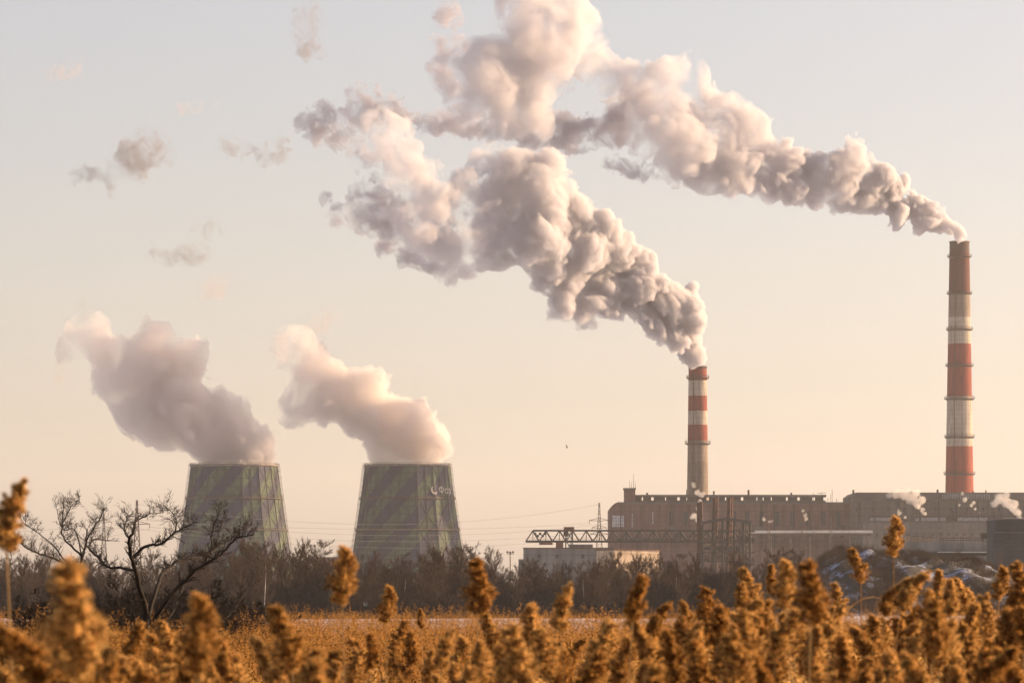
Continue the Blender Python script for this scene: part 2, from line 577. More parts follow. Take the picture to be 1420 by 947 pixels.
# ------------------------------------------------------------------ cooling towers
NF = 16
def shell_mat(name, slope, period, phase):
    m, N, L, out = new_mat(name)
    tc = N.new("ShaderNodeTexCoord")
    sx = N.new("ShaderNodeSeparateXYZ"); L.new(tc.outputs["Object"], sx.inputs[0])
    def math_(op, a, b=None):
        n = N.new("ShaderNodeMath"); n.operation = op
        for i, q in enumerate((a, b)):
            if q is None: continue
            if isinstance(q, (int, float)): n.inputs[i].default_value = q
            else: L.new(q, n.inputs[i])
        return n.outputs[0]
    ang = math_('ARCTAN2', sx.outputs[0], math_('MULTIPLY', sx.outputs[1], -1.0))
    u = math_('MULTIPLY', ang, 24.0)
    zz = sx.outputs[2]
    s_ = math_('ADD', math_('SUBTRACT', math_('MULTIPLY', zz, slope), u), phase)
    fr = math_('FRACT', math_('DIVIDE', s_, period))
    band = math_('LESS_THAN', fr, 0.5)
    # sheet joints
    gz = math_('LESS_THAN', math_('FRACT', math_('DIVIDE', zz, 4.1)), 0.06)
    gu = math_('LESS_THAN', math_('FRACT', math_('DIVIDE', u, 4.7)), 0.05)
    seam = math_('MAXIMUM', gz, gu)
    sheet = N.new("ShaderNodeTexWhiteNoise"); sheet.noise_dimensions = '2D'
    cb = N.new("ShaderNodeCombineXYZ")
    L.new(math_('FLOOR', math_('DIVIDE', u, 2.35)), cb.inputs[0]); L.new(math_('FLOOR', math_('DIVIDE', zz, 2.05)), cb.inputs[1])
    L.new(cb.outputs[0], sheet.inputs[0])
    mx = N.new("ShaderNodeMix"); mx.data_type = 'RGBA'
    mx.inputs[6].default_value = (0.040, 0.042, 0.074, 1); mx.inputs[7].default_value = (0.074, 0.102, 0.068, 1)
    L.new(band, mx.inputs[0])
    nz = N.new("ShaderNodeTexNoise"); nz.inputs["Scale"].default_value = 0.12; nz.inputs["Detail"].default_value = 7
    mp = N.new("ShaderNodeMapping"); mp.inputs["Scale"].default_value = (1, 1, 0.25)
    L.new(tc.outputs["Object"], mp.inputs[0]); L.new(mp.outputs[0], nz.inputs[0])
    r = ramp(N, [(0.3, (0.6, 0.58, 0.56)), (0.65, (1.15, 1.13, 1.1))]); L.new(nz.outputs[0], r.inputs[0])
    ml = N.new("ShaderNodeMix"); ml.data_type = 'RGBA'; ml.blend_type = 'MULTIPLY'; ml.inputs[0].default_value = 0.85
    L.new(mx.outputs[2], ml.inputs[6]); L.new(r.outputs[0], ml.inputs[7])
    r3 = ramp(N, [(0.0, (0.78, 0.78, 0.78)), (1.0, (1.12, 1.12, 1.12))]); L.new(sheet.outputs[0], r3.inputs[0])
    m3 = N.new("ShaderNodeMix"); m3.data_type = 'RGBA'; m3.blend_type = 'MULTIPLY'; m3.inputs[0].default_value = 0.8
    L.new(ml.outputs[2], m3.inputs[6]); L.new(r3.outputs[0], m3.inputs[7])
    m2 = N.new("ShaderNodeMix"); m2.data_type = 'RGBA'
    L.new(math_('MULTIPLY', seam, 0.8), m2.inputs[0]); L.new(m3.outputs[2], m2.inputs[6]); m2.inputs[7].default_value = (0.022, 0.02, 0.022, 1)
    b = N.new("ShaderNodeBsdfPrincipled"); b.inputs["Roughness"].default_value = 0.75; b.inputs["Specular IOR Level"].default_value = 0.2
    L.new(m2.outputs[2], b.inputs["Base Color"]); L.new(b.outputs[0], out.inputs["Surface"])
    return m

M_LETTER = noisy("white_lettering", (0.26, 0.24, 0.22), (0.36, 0.33, 0.30), 0.5, 0.7)
M_FRAME = noisy("shell_steelwork", (0.03, 0.024, 0.026), (0.05, 0.038, 0.038), 0.3, 0.75)

def cooling_tower(d, cx, top_y, half_top, half_base, base_y, ridge, label, stripe, lettering=None):
    s = KPX * d
    h = EYE + (HORIZON - top_y) * s
    x = (cx - 710) * s
    t = thing("cooling_tower", label, "cooling tower", (x, d, 0))
    rt, rb = half_top * s, half_base * s
    zb = EYE + (HORIZON - base_y) * s
    slope0 = (rb - rt) / (h - zb)
    def rad(z):
        k = (h - z) / h
        return rt + slope0 * (h - z) * (0.80 + 0.27 * k)
    step = 2 * math.pi / NF
    def rp(th, z):
        q = (th - math.radians(ridge)) % step
        return rad(z) * math.cos(step / 2) / math.cos(q - step / 2)
    def pt(th, z, off=0.0):
        r_ = rp(th, z) + off
        return Vector((x + r_ * math.sin(th), d - r_ * math.cos(th), z))
    # shell: faceted wall standing on an open ring of columns
    zs = np.linspace(4.5, h - 1.2, 12)
    vs, fs = [], []
    for z in zs:
        for k in range(NF):
            vs.append(pt(math.radians(ridge) + k * step, z))
    inner = len(vs)
    for z in zs:
        for k in range(NF):
            vs.append(pt(math.radians(ridge) + k * step, z, -0.7))
    m_ = len(zs)
    for i in range(m_ - 1):
        for k in range(NF):
            k2 = (k + 1) % NF
            fs.append((i * NF + k, i * NF + k2, (i + 1) * NF + k2, (i + 1) * NF + k))
            fs.append((inner + i * NF + k, inner + (i + 1) * NF + k, inner + (i + 1) * NF + k2, inner + i * NF + k2))
    for k in range(NF):
        k2 = (k + 1) % NF
        fs.append(((m_ - 1) * NF + k, (m_ - 1) * NF + k2, inner + (m_ - 1) * NF + k2, inner + (m_ - 1) * NF + k))
        fs.append((k, inner + k, inner + k2, k2))
    MB().add(vs, fs).build("shell", shell_mat("striped_sheeting", *stripe), t)
    # base ring columns
    mb = MB()
    for k in range(NF):
        a = math.radians(ridge) + k * step
        mb.bar(pt(a, 0), pt(a + step / 2, 4.5), 0.7); mb.bar(pt(a + step, 0), pt(a + step / 2, 4.5), 0.7)
    mb.build("base_frame", M_FRAME, t)
    # steel frame lattice laid on the sheeting: uprights, rails and crossed braces
    mb = MB()
    levels = [h - 2.0 - (h - 8.0) * i / 4 for i in range(5)]
    for k in range(NF * 2):
        a = math.radians(ridge) + k * step / 2
        w = 0.26 if k % 2 == 0 else 0.2
        mb.tube([pt(a, z, 0.12) for z in np.linspace(5, h - 1.3, 7)], w * 0.62, 4)
    for i in range(4):
        z0, z1 = levels[i + 1], levels[i]
        for k in range(NF):
            a = math.radians(ridge) + k * step
            b = a + step
            zm = (z0 + z1) / 2
            mb.bar(pt(a, z0, 0.1), pt((a + b) / 2, zm, 0.1), 0.15); mb.bar(pt((a + b) / 2, zm, 0.1), pt(b, z1, 0.1), 0.15)
            mb.bar(pt(b, z0, 0.1), pt((a + b) / 2, zm, 0.1), 0.15); mb.bar(pt((a + b) / 2, zm, 0.1), pt(a, z1, 0.1), 0.15)
    mb.build("frame_lattice", M_FRAME, t)
    # walkways round the shell
    for z in levels[1:4]:
        mb = MB()
        ring = [pt(math.radians(ridge) + k * step, z, 0.65) for k in range(NF + 1)]
        mb.tube(ring, 0.4, 4)
        mb.tube([p + Vector((0, 0, 1.1)) for p in ring], 0.07, 4)
        w = mb.build("walkway", M_STEEL, t)
        mb = MB()
        for k in range(NF * 3):
            p = pt(math.radians(ridge) + k * step / 3, z, 0.75)
            mb.bar(p, p + Vector((0, 0, 1.1)), 0.09)
        mb.build("railing", M_STEEL, w)
    # the rim: a pale gallery with posts and two rails
    mb = MB()
    ring = [pt(math.radians(ridge) + k * step, h - 1.15, 0.35) for k in range(NF + 1)]
    mb.tube(ring, 0.6, 4)
    rim = mb.build("rim_gallery", M_RIM, t)
    mb = MB()
    for zo in (0.55, 1.2):
        mb.tube([p + Vector((0, 0, zo)) for p in ring], 0.12, 4)
    for k in range(NF * 4):
        p = pt(math.radians(ridge) + k * step / 4, h - 1.1, 0.4)
        mb.bar(p, p + Vector((0, 0, 1.3)), 0.16)
    mb.build("rim_railing", M_RIM, rim)
    # caged ladders up both flanks
    for sd in (-1, 1):
        mb = MB()
        a = sd * math.radians(91)
        da = 0.75 / rad(h * 0.5)
        for off in (0.25, 1.35):
            mb.tube([pt(a, z, off) for z in np.linspace(2, h + 0.4, 14)], 0.13, 4)
        zq = 2.0
        i = 0
        while zq < h - 1.0:
            mb.bar(pt(a, zq, 0.25), pt(a, zq + 0.75, 1.35), 0.16)
            mb.bar(pt(a, zq + 0.75, 1.35), pt(a, zq + 1.5, 0.25), 0.16)
            if i % 2 == 0:
                mb.box(pt(a, zq + 0.75, 0.85), (1.3, 0.9, 0.28))
            zq += 1.5; i += 1
        mb.build("ladder", M_GALV, t)
    if lettering:
        strokes_on_shell(t, pt, h, lettering)
    return t

def strokes_on_shell(t, pt, h, spec):
    """white lettering painted boards: a crescent, then the letters, bent round the shell; u runs in metres round the shell"""
    a0, zc, H_ = spec
    Rm = 22.5
    def stroke(name, path, w):
        mb = MB()
        n = len(path)
        vs, fs = [], []
        for i, (u, v, ww) in enumerate([(q[0], q[1], q[2] if len(q) > 2 else w) for q in path]):
            p0 = path[max(0, i - 1)]; p1 = path[min(n - 1, i + 1)]
            tx, ty = p1[0] - p0[0], p1[1] - p0[1]
            l = math.hypot(tx, ty) or 1
            nx, ny = -ty / l * ww / 2, tx / l * ww / 2
            for off in (0.3, 0.42):
                vs.append(pt(a0 + (u + nx) / Rm, zc + v + ny, off)); vs.append(pt(a0 + (u - nx) / Rm, zc + v - ny, off))
        for i in range(n - 1):
            a, b = i * 4, (i + 1) * 4
            fs += [(a + 2, a + 3, b + 3, b + 2), (a, b, b + 1, a + 1), (a, a + 2, b + 2, b), (a + 1, b + 1, b + 3, a + 3)]
        mb.add(vs, fs)
        return mb
    def ring(cu, cv, ru, rv, a, b, n=22):
        return [(cu + ru * math.cos(a + (b - a) * i / n), cv + rv * math.sin(a + (b - a) * i / n)) for i in range(n + 1)]
    w = 0.62
    # crescent emblem
    cres = ring(2.0, 0.0, 1.55, 1.85, R(120), R(325))
    cres = [(u, v, 0.25 + 0.75 * math.sin(math.pi * i / (len(cres) - 1))) for i, (u, v) in enumerate(cres)]
    stroke("c", cres, w).build("crescent_logo", M_LETTER, t)
    mb = stroke("f", ring(6.6, 0.15, 1.55, 1.15, 0, 2 * math.pi), w)
    q = stroke("f2", [(6.6, 1.95), (6.6, -1.75)], w); mb.add(q.v, q.f)
    mb.build("lettering", M_LETTER, t)
    stroke("o", ring(10.4, -0.45, 1.15, 1.15, 0, 2 * math.pi), w).build("lettering", M_LETTER, t)
    mb = stroke("r", ring(14.3, -0.45, 1.05, 1.1, R(190), R(-170)), w)
    q = stroke("r2", [(13.25, 0.85), (13.25, -2.9)], w); mb.add(q.v, q.f)
    mb.build("lettering", M_LETTER, t)

cooling_tower(D_LTOWER, 325, 643, 60.0, 82.5, 790, 14.5, "green and violet striped cooling tower half hidden behind the bare scrub tree", (0.92, 16.5, 4.0))
cooling_tower(D_RTOWER, 565, 643, 59.0, 79.0, 780, 37.0, "green and violet striped cooling tower with white lettering near its rim", (0.92, 16.5, 10.0), (R(32), 48.5 + 9.0, 3.6))

# ------------------------------------------------------------------ chimneys
def chimney_mat(name, bands, z_of, grey):
    """painted bands by height with soot and wear"""
    m, N, L, out = new_mat(name)
    tc = N.new("ShaderNodeTexCoord")
    sx = N.new("ShaderNodeSeparateXYZ"); L.new(tc.outputs["Object"], sx.inputs[0])
    prev = None
    top = z_of(bands[0][0]); 
    cur = N.new("ShaderNodeRGB"); cur.outputs[0].default_value = (*bands[0][1], 1)
    cur = cur.outputs[0]
    nzw = N.new("ShaderNodeTexNoise"); nzw.inputs["Scale"].default_value = 0.7; nzw.inputs["Detail"].default_value = 3
    L.new(tc.outputs["Object"], nzw.inputs[0])
    wob = N.new("ShaderNodeMath"); wob.operation = 'MULTIPLY_ADD'; wob.inputs[1].default_value = 0.5
    L.new(nzw.outputs[0], wob.inputs[0]); L.new(sx.outputs[2], wob.inputs[2])
    for py, col in bands[1:]:
        lt = N.new("ShaderNodeMath"); lt.operation = 'LESS_THAN'; lt.inputs[1].default_value = z_of(py) + 0.25
        L.new(wob.outputs[0], lt.inputs[0])
        mx = N.new("ShaderNodeMix"); mx.data_type = 'RGBA'
        L.new(lt.outputs[0], mx.inputs[0]); L.new(cur, mx.inputs[6]); mx.inputs[7].default_value = (*col, 1)
        cur = mx.outputs[2]
    mp = N.new("ShaderNodeMapping"); mp.inputs["Scale"].default_value = (1, 1, 0.12)
    nz = N.new("ShaderNodeTexNoise"); nz.inputs["Scale"].default_value = 0.9; nz.inputs["Detail"].default_value = 7
    L.new(tc.outputs["Object"], mp.inputs[0]); L.new(mp.outputs[0], nz.inputs[0])
    r = ramp(N, [(0.3, (0.62, 0.6, 0.58)), (0.62, (1.1, 1.08, 1.06))]); L.new(nz.outputs[0], r.inputs[0])
    ml = N.new("ShaderNodeMix"); ml.data_type = 'RGBA'; ml.blend_type = 'MULTIPLY'; ml.inputs[0].default_value = 0.9
    L.new(cur, ml.inputs[6]); L.new(r.outputs[0], ml.inputs[7])
    # pour joints every few metres
    fr = N.new("ShaderNodeMath"); fr.operation = 'PINGPONG'; fr.inputs[1].default_value = 1.25; L.new(sx.outputs[2], fr.inputs[0])
    lt = N.new("ShaderNodeMath"); lt.operation = 'LESS_THAN'; lt.inputs[1].default_value = 0.12; L.new(fr.outputs[0], lt.inputs[0])
    mu = N.new("ShaderNodeMath"); mu.operation = 'MULTIPLY'; mu.inputs[1].default_value = 0.3; L.new(lt.outputs[0], mu.inputs[0])
    mj = N.new("ShaderNodeMix"); mj.data_type = 'RGBA'; L.new(mu.outputs[0], mj.inputs[0]); L.new(ml.outputs[2], mj.inputs[6]); mj.inputs[7].default_value = (0.08, 0.06, 0.05, 1)
    b = N.new("ShaderNodeBsdfPrincipled"); b.inputs["Roughness"].default_value = 0.85; b.inputs["Specular IOR Level"].default_value = 0.2
    L.new(mj.outputs[2], b.inputs["Base Color"]); L.new(b.outputs[0], out.inputs["Surface"])
    return m

def chimney(cx, top, r_top_px, r_ref_px, ref_py, d, label, bands, rings, grey):
    s = KPX * d
    z_of = lambda py: EYE + (HORIZON - py) * s
    h = z_of(top)
    x = (cx - 710) * s
    t = thing("chimney", label, "chimney", (x, d, 0))
    rt, rr_ = r_top_px * s, r_ref_px * s
    sl = (rr_ - rt) / (h - z_of(ref_py))
    rad = lambda z: rt + sl * (h - z)
    mb = MB()
    zz = [0, h * 0.25, h * 0.5, h * 0.75, h - 0.8]
    prof = [(rad(z), z) for z in zz] + [(rt + 0.18, h - 0.75), (rt + 0.18, h), (rt - 0.55, h), (rt - 0.6, h - 6)]
    mb.lathe(prof, 48, (x, d, 0), caps=False)
    mb.build("shaft", chimney_mat("banded_paint", bands, z_of, grey), t, smooth=False)
    for py, big in rings:
        z = z_of(py)
        r0 = rad(z)
        wd = 1.5 if big else 1.15
        mb = MB()
        mb.lathe([(r0 + 0.02, z - 0.9), (r0 + wd, z - 0.15), (r0 + wd, z + 0.1), (r0 + 0.02, z + 0.1)], 32, (x, d, 0), caps=False)
        pl = mb.build("platform", M_STEEL, t)
        mb = MB()
        for zo in (0.6, 1.15):
            ring = [(x + (r0 + wd - 0.1) * math.cos(k * math.pi / 16), d + (r0 + wd - 0.1) * math.sin(k * math.pi / 16), z + zo) for k in range(33)]
            mb.tube(ring, 0.06, 4)
        for k in range(16):
            w = k * math.pi / 8
            p = Vector((x + (r0 + wd - 0.1) * math.cos(w), d + (r0 + wd - 0.1) * math.sin(w), z + 0.1))
            hh = 1.1 if not (big and k % 4 == 1) else 2.2
            mb.bar(p, p + Vector((0, 0, hh)), 0.14)
        mb.build("railing", M_STEEL, pl)
    mb = MB()
    for a in (-0.5,):
        pts = [Vector((x + (rad(z) + 0.25) * math.sin(a), d - (rad(z) + 0.25) * math.cos(a), z)) for z in np.linspace(2, h, 8)]
        mb.tube(pts, 0.14, 4)
    mb.build("ladder", M_DARK, t)
    return t

RED, DKRED, WHITE = (0.19, 0.04, 0.026), (0.10, 0.034, 0.026), (0.36, 0.31, 0.265)
GREYC, SOOT = (0.21, 0.165, 0.135), (0.075, 0.045, 0.035)
chimney(1330.5, 335, 13.6, 19.5, 683, D_TALL + 6, "tall red and white banded chimney behind the grey boiler hall",
        [(335, SOOT), (350, DKRED), (407, GREYC), (440, WHITE), (477, RED), (550, WHITE), (619, (0.23, 0.05, 0.03))],
        [(356, 0), (407, 0), (457, 0), (507, 0), (553, 1), (606, 0), (657, 0)], GREYC)
chimney(967.5, 508, 12.6, 14.8, 683, D_SHORT + 6, "shorter chimney with red and white bands only on its upper half",
        [(508, SOOT), (512, RED), (528, WHITE), (549, RED), (570, WHITE), (589, RED), (611, GREYC), (641, (0.18, 0.14, 0.115))],
        [(524, 0), (615, 1)], GREYC)

# ------------------------------------------------------------------ power station halls
def wall_box(x0, x1, ytop, d, depth, zb=0.0):
    """a block by the photo columns and roof line it shows at distance d"""
    a, b = P(x0, ytop, d), P(x1, ytop, d)
    mb = MB()
    mb.box(((a.x + b.x) / 2, d + depth / 2, (a.z + zb) / 2), (b.x - a.x, depth, a.z - zb))
    return mb

def window(parent, x0, x1, y0, y1, d, nx, nz, glass, frame, bar=0.18, name="window"):
    """frame with bars standing proud of the wall, its glazing a sub-part"""
    a, b = P(x0, y0, d), P(x1, y1, d)
    yy = d - 0.06
    mb = MB()
    w, h = b.x - a.x, a.z - b.z
    cz = (a.z + b.z) / 2
    mb.box((a.x + bar / 2, yy - 0.05, cz), (bar, 0.24, h)); mb.box((b.x - bar / 2, yy - 0.05, cz), (bar, 0.24, h))
    mb.box(((a.x + b.x) / 2, yy - 0.05, a.z - bar / 2), (w - 2 * bar, 0.24, bar)); mb.box(((a.x + b.x) / 2, yy - 0.05, b.z + bar / 2), (w - 2 * bar, 0.24, bar))
    for i in range(1, nx):
        mb.box((a.x + w * i / nx, yy - 0.03, cz), (bar * 0.6, 0.16, h - 2 * bar))
    for i in range(1, nz):
        mb.box(((a.x + b.x) / 2, yy - 0.045, b.z + h * i / nz), (w - 2 * bar, 0.12, bar * 0.6))
    f = mb.build(name, frame, parent)
    g = MB().box(((a.x + b.x) / 2, yy + 0.02, cz), (w - 2 * bar, 0.05, h - 2 * bar)).build("pane", glass, f)
    return f

D_HALL = 1860.0
hall = thing("power_station", "long brown brick power station hall with a slotted roof gallery", "power station", tuple(P(1010, 830, D_HALL)))
hall.location.z = 0
wall_box(858, 1181, 697, D_HALL, 60).build("wall", M_BRICK, hall)
# stepped gable end
mb = MB()
pf = [P(845.5, 706, D_HALL), P(850, 700, D_HALL), P(853, 697.6, D_HALL), P(857.9, 695.5, D_HALL)]
vs = []
for yy in (D_HALL - 0.4, D_HALL + 40):
    for p in pf: vs.append((p.x, yy, p.z))
    vs.append((pf[-1].x, yy, 0)); vs.append((pf[0].x, yy, 0))
mb.add(vs, [(5, 4, 3, 2, 1, 0), (6, 7, 8, 9, 10, 11), (0, 1, 7, 6), (1, 2, 8, 7), (2, 3, 9, 8), (3, 4, 10, 9), (5, 0, 6, 11)])
mb.build("gable_wall", M_BRICK, hall)
# roof gallery with open slots under its roof
s = KPX * (D_HALL + 8)
mb = MB()
a, b = P(881, 686, D_HALL + 8), P(1145, 696, D_HALL + 8)
hgt = a.z - b.z
mb.box(((a.x + b.x) / 2, D_HALL + 8, a.z - 0.55), (b.x - a.x, 7, 1.1))
rr = random.Random(3)
xx = a.x
while xx < b.x:
    w = rr.uniform(1.6, 8.0)
    if xx + w > b.x: w = b.x - xx
    mb.box((xx + w / 2, D_HALL + 8, b.z + (hgt - 1.1) / 2 - 0.4), (w, 0.6, hgt - 1.1 + 0.8))
    xx += w + rr.choice([0.45, 0.6, 0.9, 1.2])
for i in range(26):
    fx = a.x + (b.x - a.x) * (i + 0.5) / 26
    mb.box((fx, D_HALL + 8.5, b.z + 0.35), ((b.x - a.x) / 26 + 0.01 * (i % 2), 0.4, 0.9))
mb.build("roof_gallery", M_ROOFING, hall)
wall_box(866, 881, 678, D_HALL + 2, 12, 40).build("stair_tower", M_BRICK, hall)
MB().box((P(873.5, 677, D_HALL).x, D_HALL + 8, P(873.5, 677.3, D_HALL).z), (P(882, 0, D_HALL).x - P(865, 0, D_HALL).x, 13, 0.7)).build("tower_coping", M_ROOFING, hall)
for px, top in ((873, 666), (875.5, 668), (878.5, 657), (881, 667)):
    p = P(px, 677, D_HALL + 6)
    q = P(px, top, D_HALL + 6)
    MB().tube([p, q], [0.12, 0.05], 5).build("antenna", M_DARK, hall)
MB().box(((P(858, 0, D_HALL).x + P(1181, 0, D_HALL).x) / 2, D_HALL - 0.35, P(0, 697.3, D_HALL).z), (P(1181, 0, D_HALL).x - P(858, 0, D_HALL).x, 0.7, 0.9)).build("cornice", M_ROOFING, hall)
MB().box(((P(858, 0, D_HALL).x + P(1181, 0, D_HALL).x) / 2, D_HALL - 0.2, P(0, 705.5, D_HALL).z), (P(1181, 0, D_HALL).x - P(858, 0, D_HALL).x, 0.4, 0.5)).build("string_course", M_BRICK, hall)
window(hall, 848.5, 866, 714, 731, D_HALL - 0.4, 6, 4, M_PALEGLASS, M_BRICK, 0.2)
window(hall, 875.5, 878, 712, 731, D_HALL, 1, 4, M_PALEGLASS, M_BRICK)
window(hall, 904, 906.5, 709, 727, D_HALL, 1, 4, M_PALEGLASS, M_BRICK)
for i, px in enumerate((931, 951, 971, 1018, 1036, 1056, 1077.5, 1099, 1121, 1142, 1162)):
    window(hall, px - 3.3, px + 3.3, 708.5, 729, D_HALL, 2, 6, M_GLASS, M_GREYWALL)
for px in (890, 918, 941, 961, 1009, 1046, 1066, 1088, 1110, 1132, 1153, 1172):
    a, b = P(px, 698, D_HALL), P(px, 752, D_HALL)
    MB().box((a.x, D_HALL - 0.3, (a.z - 0.9 + 0) / 2), (0.9, 0.5, a.z - 0.9)).build("pilaster", M_BRICK, hall)
for px, top in ((1128, 683), (1139, 682.5), (1152, 685), (1154, 679), (1148, 690), (1160, 691)):
    MB().tube([P(px, 697, D_HALL + 6), P(px, top, D_HALL + 6)], 0.1, 5).build("antenna", M_DARK, hall)
mb = MB(); mb.bar(P(1133, 683.5, D_HALL + 6), P(1146, 683, D_HALL + 6), 0.16); mb.build("antenna", M_DARK, hall)

rr = random.Random(41)
for i in range(13):
    px = 862 + i * 24 + rr.uniform(-5, 5)
    MB().tube([P(px, 698.5, D_HALL - 0.7), P(px, 760, D_HALL - 0.7)], rr.choice([0.16, 0.22, 0.35]), 6).build("downpipe", rr.choice([M_DARK, M_RUST, M_STEEL]), hall)
for i in range(5):
    px = 890 + i * 54 + rr.uniform(-22, 22)
    p = P(px, 686, D_HALL + 12)
    MB().tube([p - Vector((0, 0, 1)), p + Vector((0, 0, rr.uniform(0.8, 2.6)))], rr.uniform(0.25, 0.6), 8).build("roof_vent", M_DARK, hall)
for i in range(14):
    px = 866 + i * 23
    if 1008 < px < 1014: continue
    window(hall, px, px + rr.choice([5, 8, 12]), 739, 745, D_HALL, 4, 2, M_GLASS, M_BRICK, 0.18)
for py, r_p in ((748.5, 0.4), (751, 0.25)):
    MB().tube([P(855, py, D_HALL - 3), P(1000, py + 0.4, D_HALL - 3), P(1190, py, D_HALL - 3)], r_p, 8).build("wall_pipe", M_STEEL, hall)
for px0, px1, y0, y1 in ((930, 938, 731, 738), (1046, 1058, 730, 738), (1120, 1126, 729, 737), (1160, 1172, 728, 742)):
    a, b = P(px0, y0, D_HALL - 1.5), P(px1, y1, D_HALL - 1.5)
    MB().box(((a.x + b.x) / 2, D_HALL - 1.5, (a.z + b.z) / 2), (b.x - a.x, 2.6, a.z - b.z)).build("duct_box", rr.choice([M_STEEL, M_ROOFING]), hall)

grey = thing("boiler_hall", "taller grey boiler hall with three rows of small pale windows", "power station", tuple(P(1310, 830, D_HALL - 8)))
grey.location.z = 0
DG = D_HALL - 8
wall_box(1180, 1470, 693.4, DG, 70).build("wall", M_GREYWALL, grey)
mb = MB()
a, b = P(1180.5, 693, DG + 3), P(1470, 682.6, DG + 3)
mb.add([(a.x, DG + 3, a.z - 1), (a.x, DG + 3, a.z + 2.0), (a.x + 2.2, DG + 3, b.z), (b.x, DG + 3, b.z), (b.x, DG + 3, a.z - 1),
        (a.x, DG + 50, a.z - 1), (a.x, DG + 50, a.z + 2.0), (a.x + 2.2, DG + 50, b.z), (b.x, DG + 50, b.z), (b.x, DG + 50, a.z - 1)],
       [(0, 4, 3, 2, 1), (5, 6, 7, 8, 9), (0, 1, 6, 5), (1, 2, 7, 6), (2, 3, 8, 7), (3, 4, 9, 8)])
mb.build("roof_gallery", M_ROOFING, grey)
mb = MB(); a, b = P(1307, 685, DG + 2.9), P(1372, 692, DG + 2.9)
for i in range(30):
    fx = a.x + (b.x - a.x) * i / 29
    mb.box((fx, DG + 2.7, (a.z + b.z) / 2), (0.25, 0.5, a.z - b.z))
mb.build("louvre_slats", M_GALV, grey)
MB().box(((P(1180, 0, DG).x + P(1470, 0, DG).x) / 2, DG - 0.3, P(0, 693.8, DG).z), (P(1470, 0, DG).x - P(1180, 0, DG).x, 0.6, 0.7)).build("cornice", M_ROOFING, grey)
for x0, x1 in ((1206, 1250), (1268, 1312), (1327, 1370), (1390, 1432)):
    a = P(x0, 715, DG); b = P(x1, 715, DG)
    window(grey, x0, x1, 716.5, 723, DG, 14, 1, M_PALEGLASS, M_ROOFING, 0.28)
    MB().box(((a.x + b.x) / 2, DG - 0.5, a.z + 0.1), (b.x - a.x + 1, 1.0, 0.5)).build("canopy", M_ROOFING, grey)
    MB().box(((a.x + b.x) / 2, DG - 0.3, P(0, 724.4, DG).z), (b.x - a.x, 0.6, 0.35)).build("sill", M_GREYWALL, grey)
for px in (1256, 1322, 1378):
    MB().tube([P(px, 722, DG - 0.6), P(px, 714 if px != 1322 else 708, DG - 0.6)], 0.25, 6).build("vent_pipe", M_DARK, grey)
for i in range(9):
    px = 1190 + i * 27 + rr.uniform(-5, 5)
    MB().tube([P(px, 694.5, DG - 0.5), P(px, 723, DG - 0.5)], rr.choice([0.15, 0.22, 0.3]), 6).build("downpipe", rr.choice([M_DARK, M_STEEL]), grey)
for i in range(5):
    px = 1200 + i * 46 + rr.uniform(-20, 20)
    p = P(px, 683, DG + 9)
    MB().tube([p - Vector((0, 0, 1)), p + Vector((0, 0, rr.uniform(0.4, 1.8)))], rr.uniform(0.25, 0.7), 8).build("roof_vent", M_DARK, grey)
for i in range(11):
    px = 1186 + i * 22
    window(grey, px, px + 3.2, 703, 709, DG, 1, 3, M_GLASS, M_GREYWALL, 0.18)
annex = thing("boiler_annex", "low grey annex with a mottled wall along the foot of the boiler hall", "building", tuple(P(1290, 830, DG - 22)))
annex.location.z = 0
wall_box(1197, 1470, 724, DG - 22, 21).build("wall", M_GREYWALL, annex)
MB().box(((P(1197, 0, DG).x + P(1470, 0, DG).x) / 2, DG - 22.3, P(0, 735.5, DG - 22).z), (P(1470, 0, DG).x - P(1197, 0, DG).x, 0.5, 0.6)).build("string_course", M_ROOFING, annex)
for i in range(20):
    px = 1203 + i * 11
    window(annex, px, px + 5.0, 738.5, 743, DG - 22, 3, 1, M_GLASS, M_GREYWALL, 0.2)

for px, top, lab in ((1112, 724, "thin lattice pole standing before the brick hall windows beside the pale pipe"), (1066, 728, "short lattice pole nearest the steel framework before the pale pipe"), (1152, 716, "tall thin lattice pole before the joint of brick and grey halls")):
    d_ = 1700
    t_ = P(px, top, d_)
    po = thing("lattice_pole", lab, "pole", (t_.x, d_, 0))
    mb = MB()
    for dx in (-0.6, 0.6):
        mb.bar((t_.x + dx, d_, 0), (t_.x + dx * 0.5, d_, t_.z), 0.22)
    for i in range(12):
        z0, z1 = t_.z * i / 12, t_.z * (i + 1) / 12
        mb.bar((t_.x - 0.55, d_, z0), (t_.x + 0.5, d_, z1), 0.14)
    mb.build("mast", M_STEEL, po)
    mb = MB().bar((t_.x - 1.8, d_, t_.z - 0.6), (t_.x + 1.8, d_, t_.z - 0.6), 0.2); mb.build("cross_arm", M_STEEL, po)

pb = thing("pipe_bridge", "pale insulated pipe on trestles crossing before the brick hall", "pipe", tuple(P(1120, 830, 1780)))
pb.location.z = 0
MB().tube([P(1036, 737.5, 1780), P(1080, 737.2, 1780), P(1140, 737, 1780), P(1210, 737, 1780)], 0.62, 10).build("pipe", M_PIPE, pb)
MB().tube([P(1036, 741, 1780), P(1210, 740.6, 1780)], 0.28, 8).build("pipe", M_STEEL, pb)
for i in range(7):
    px = 1042 + i * 27
    mb = MB(); p = P(px, 742, 1780)
    mb.bar((p.x - 1, 1780, 0), (p.x, 1780, p.z), 0.35); mb.bar((p.x + 1, 1780, 0), (p.x, 1780, p.z), 0.35); mb.box((p.x, 1780, p.z), (1.6, 1.2, 0.4))
    mb.build("trestle", M_STEEL, pb)

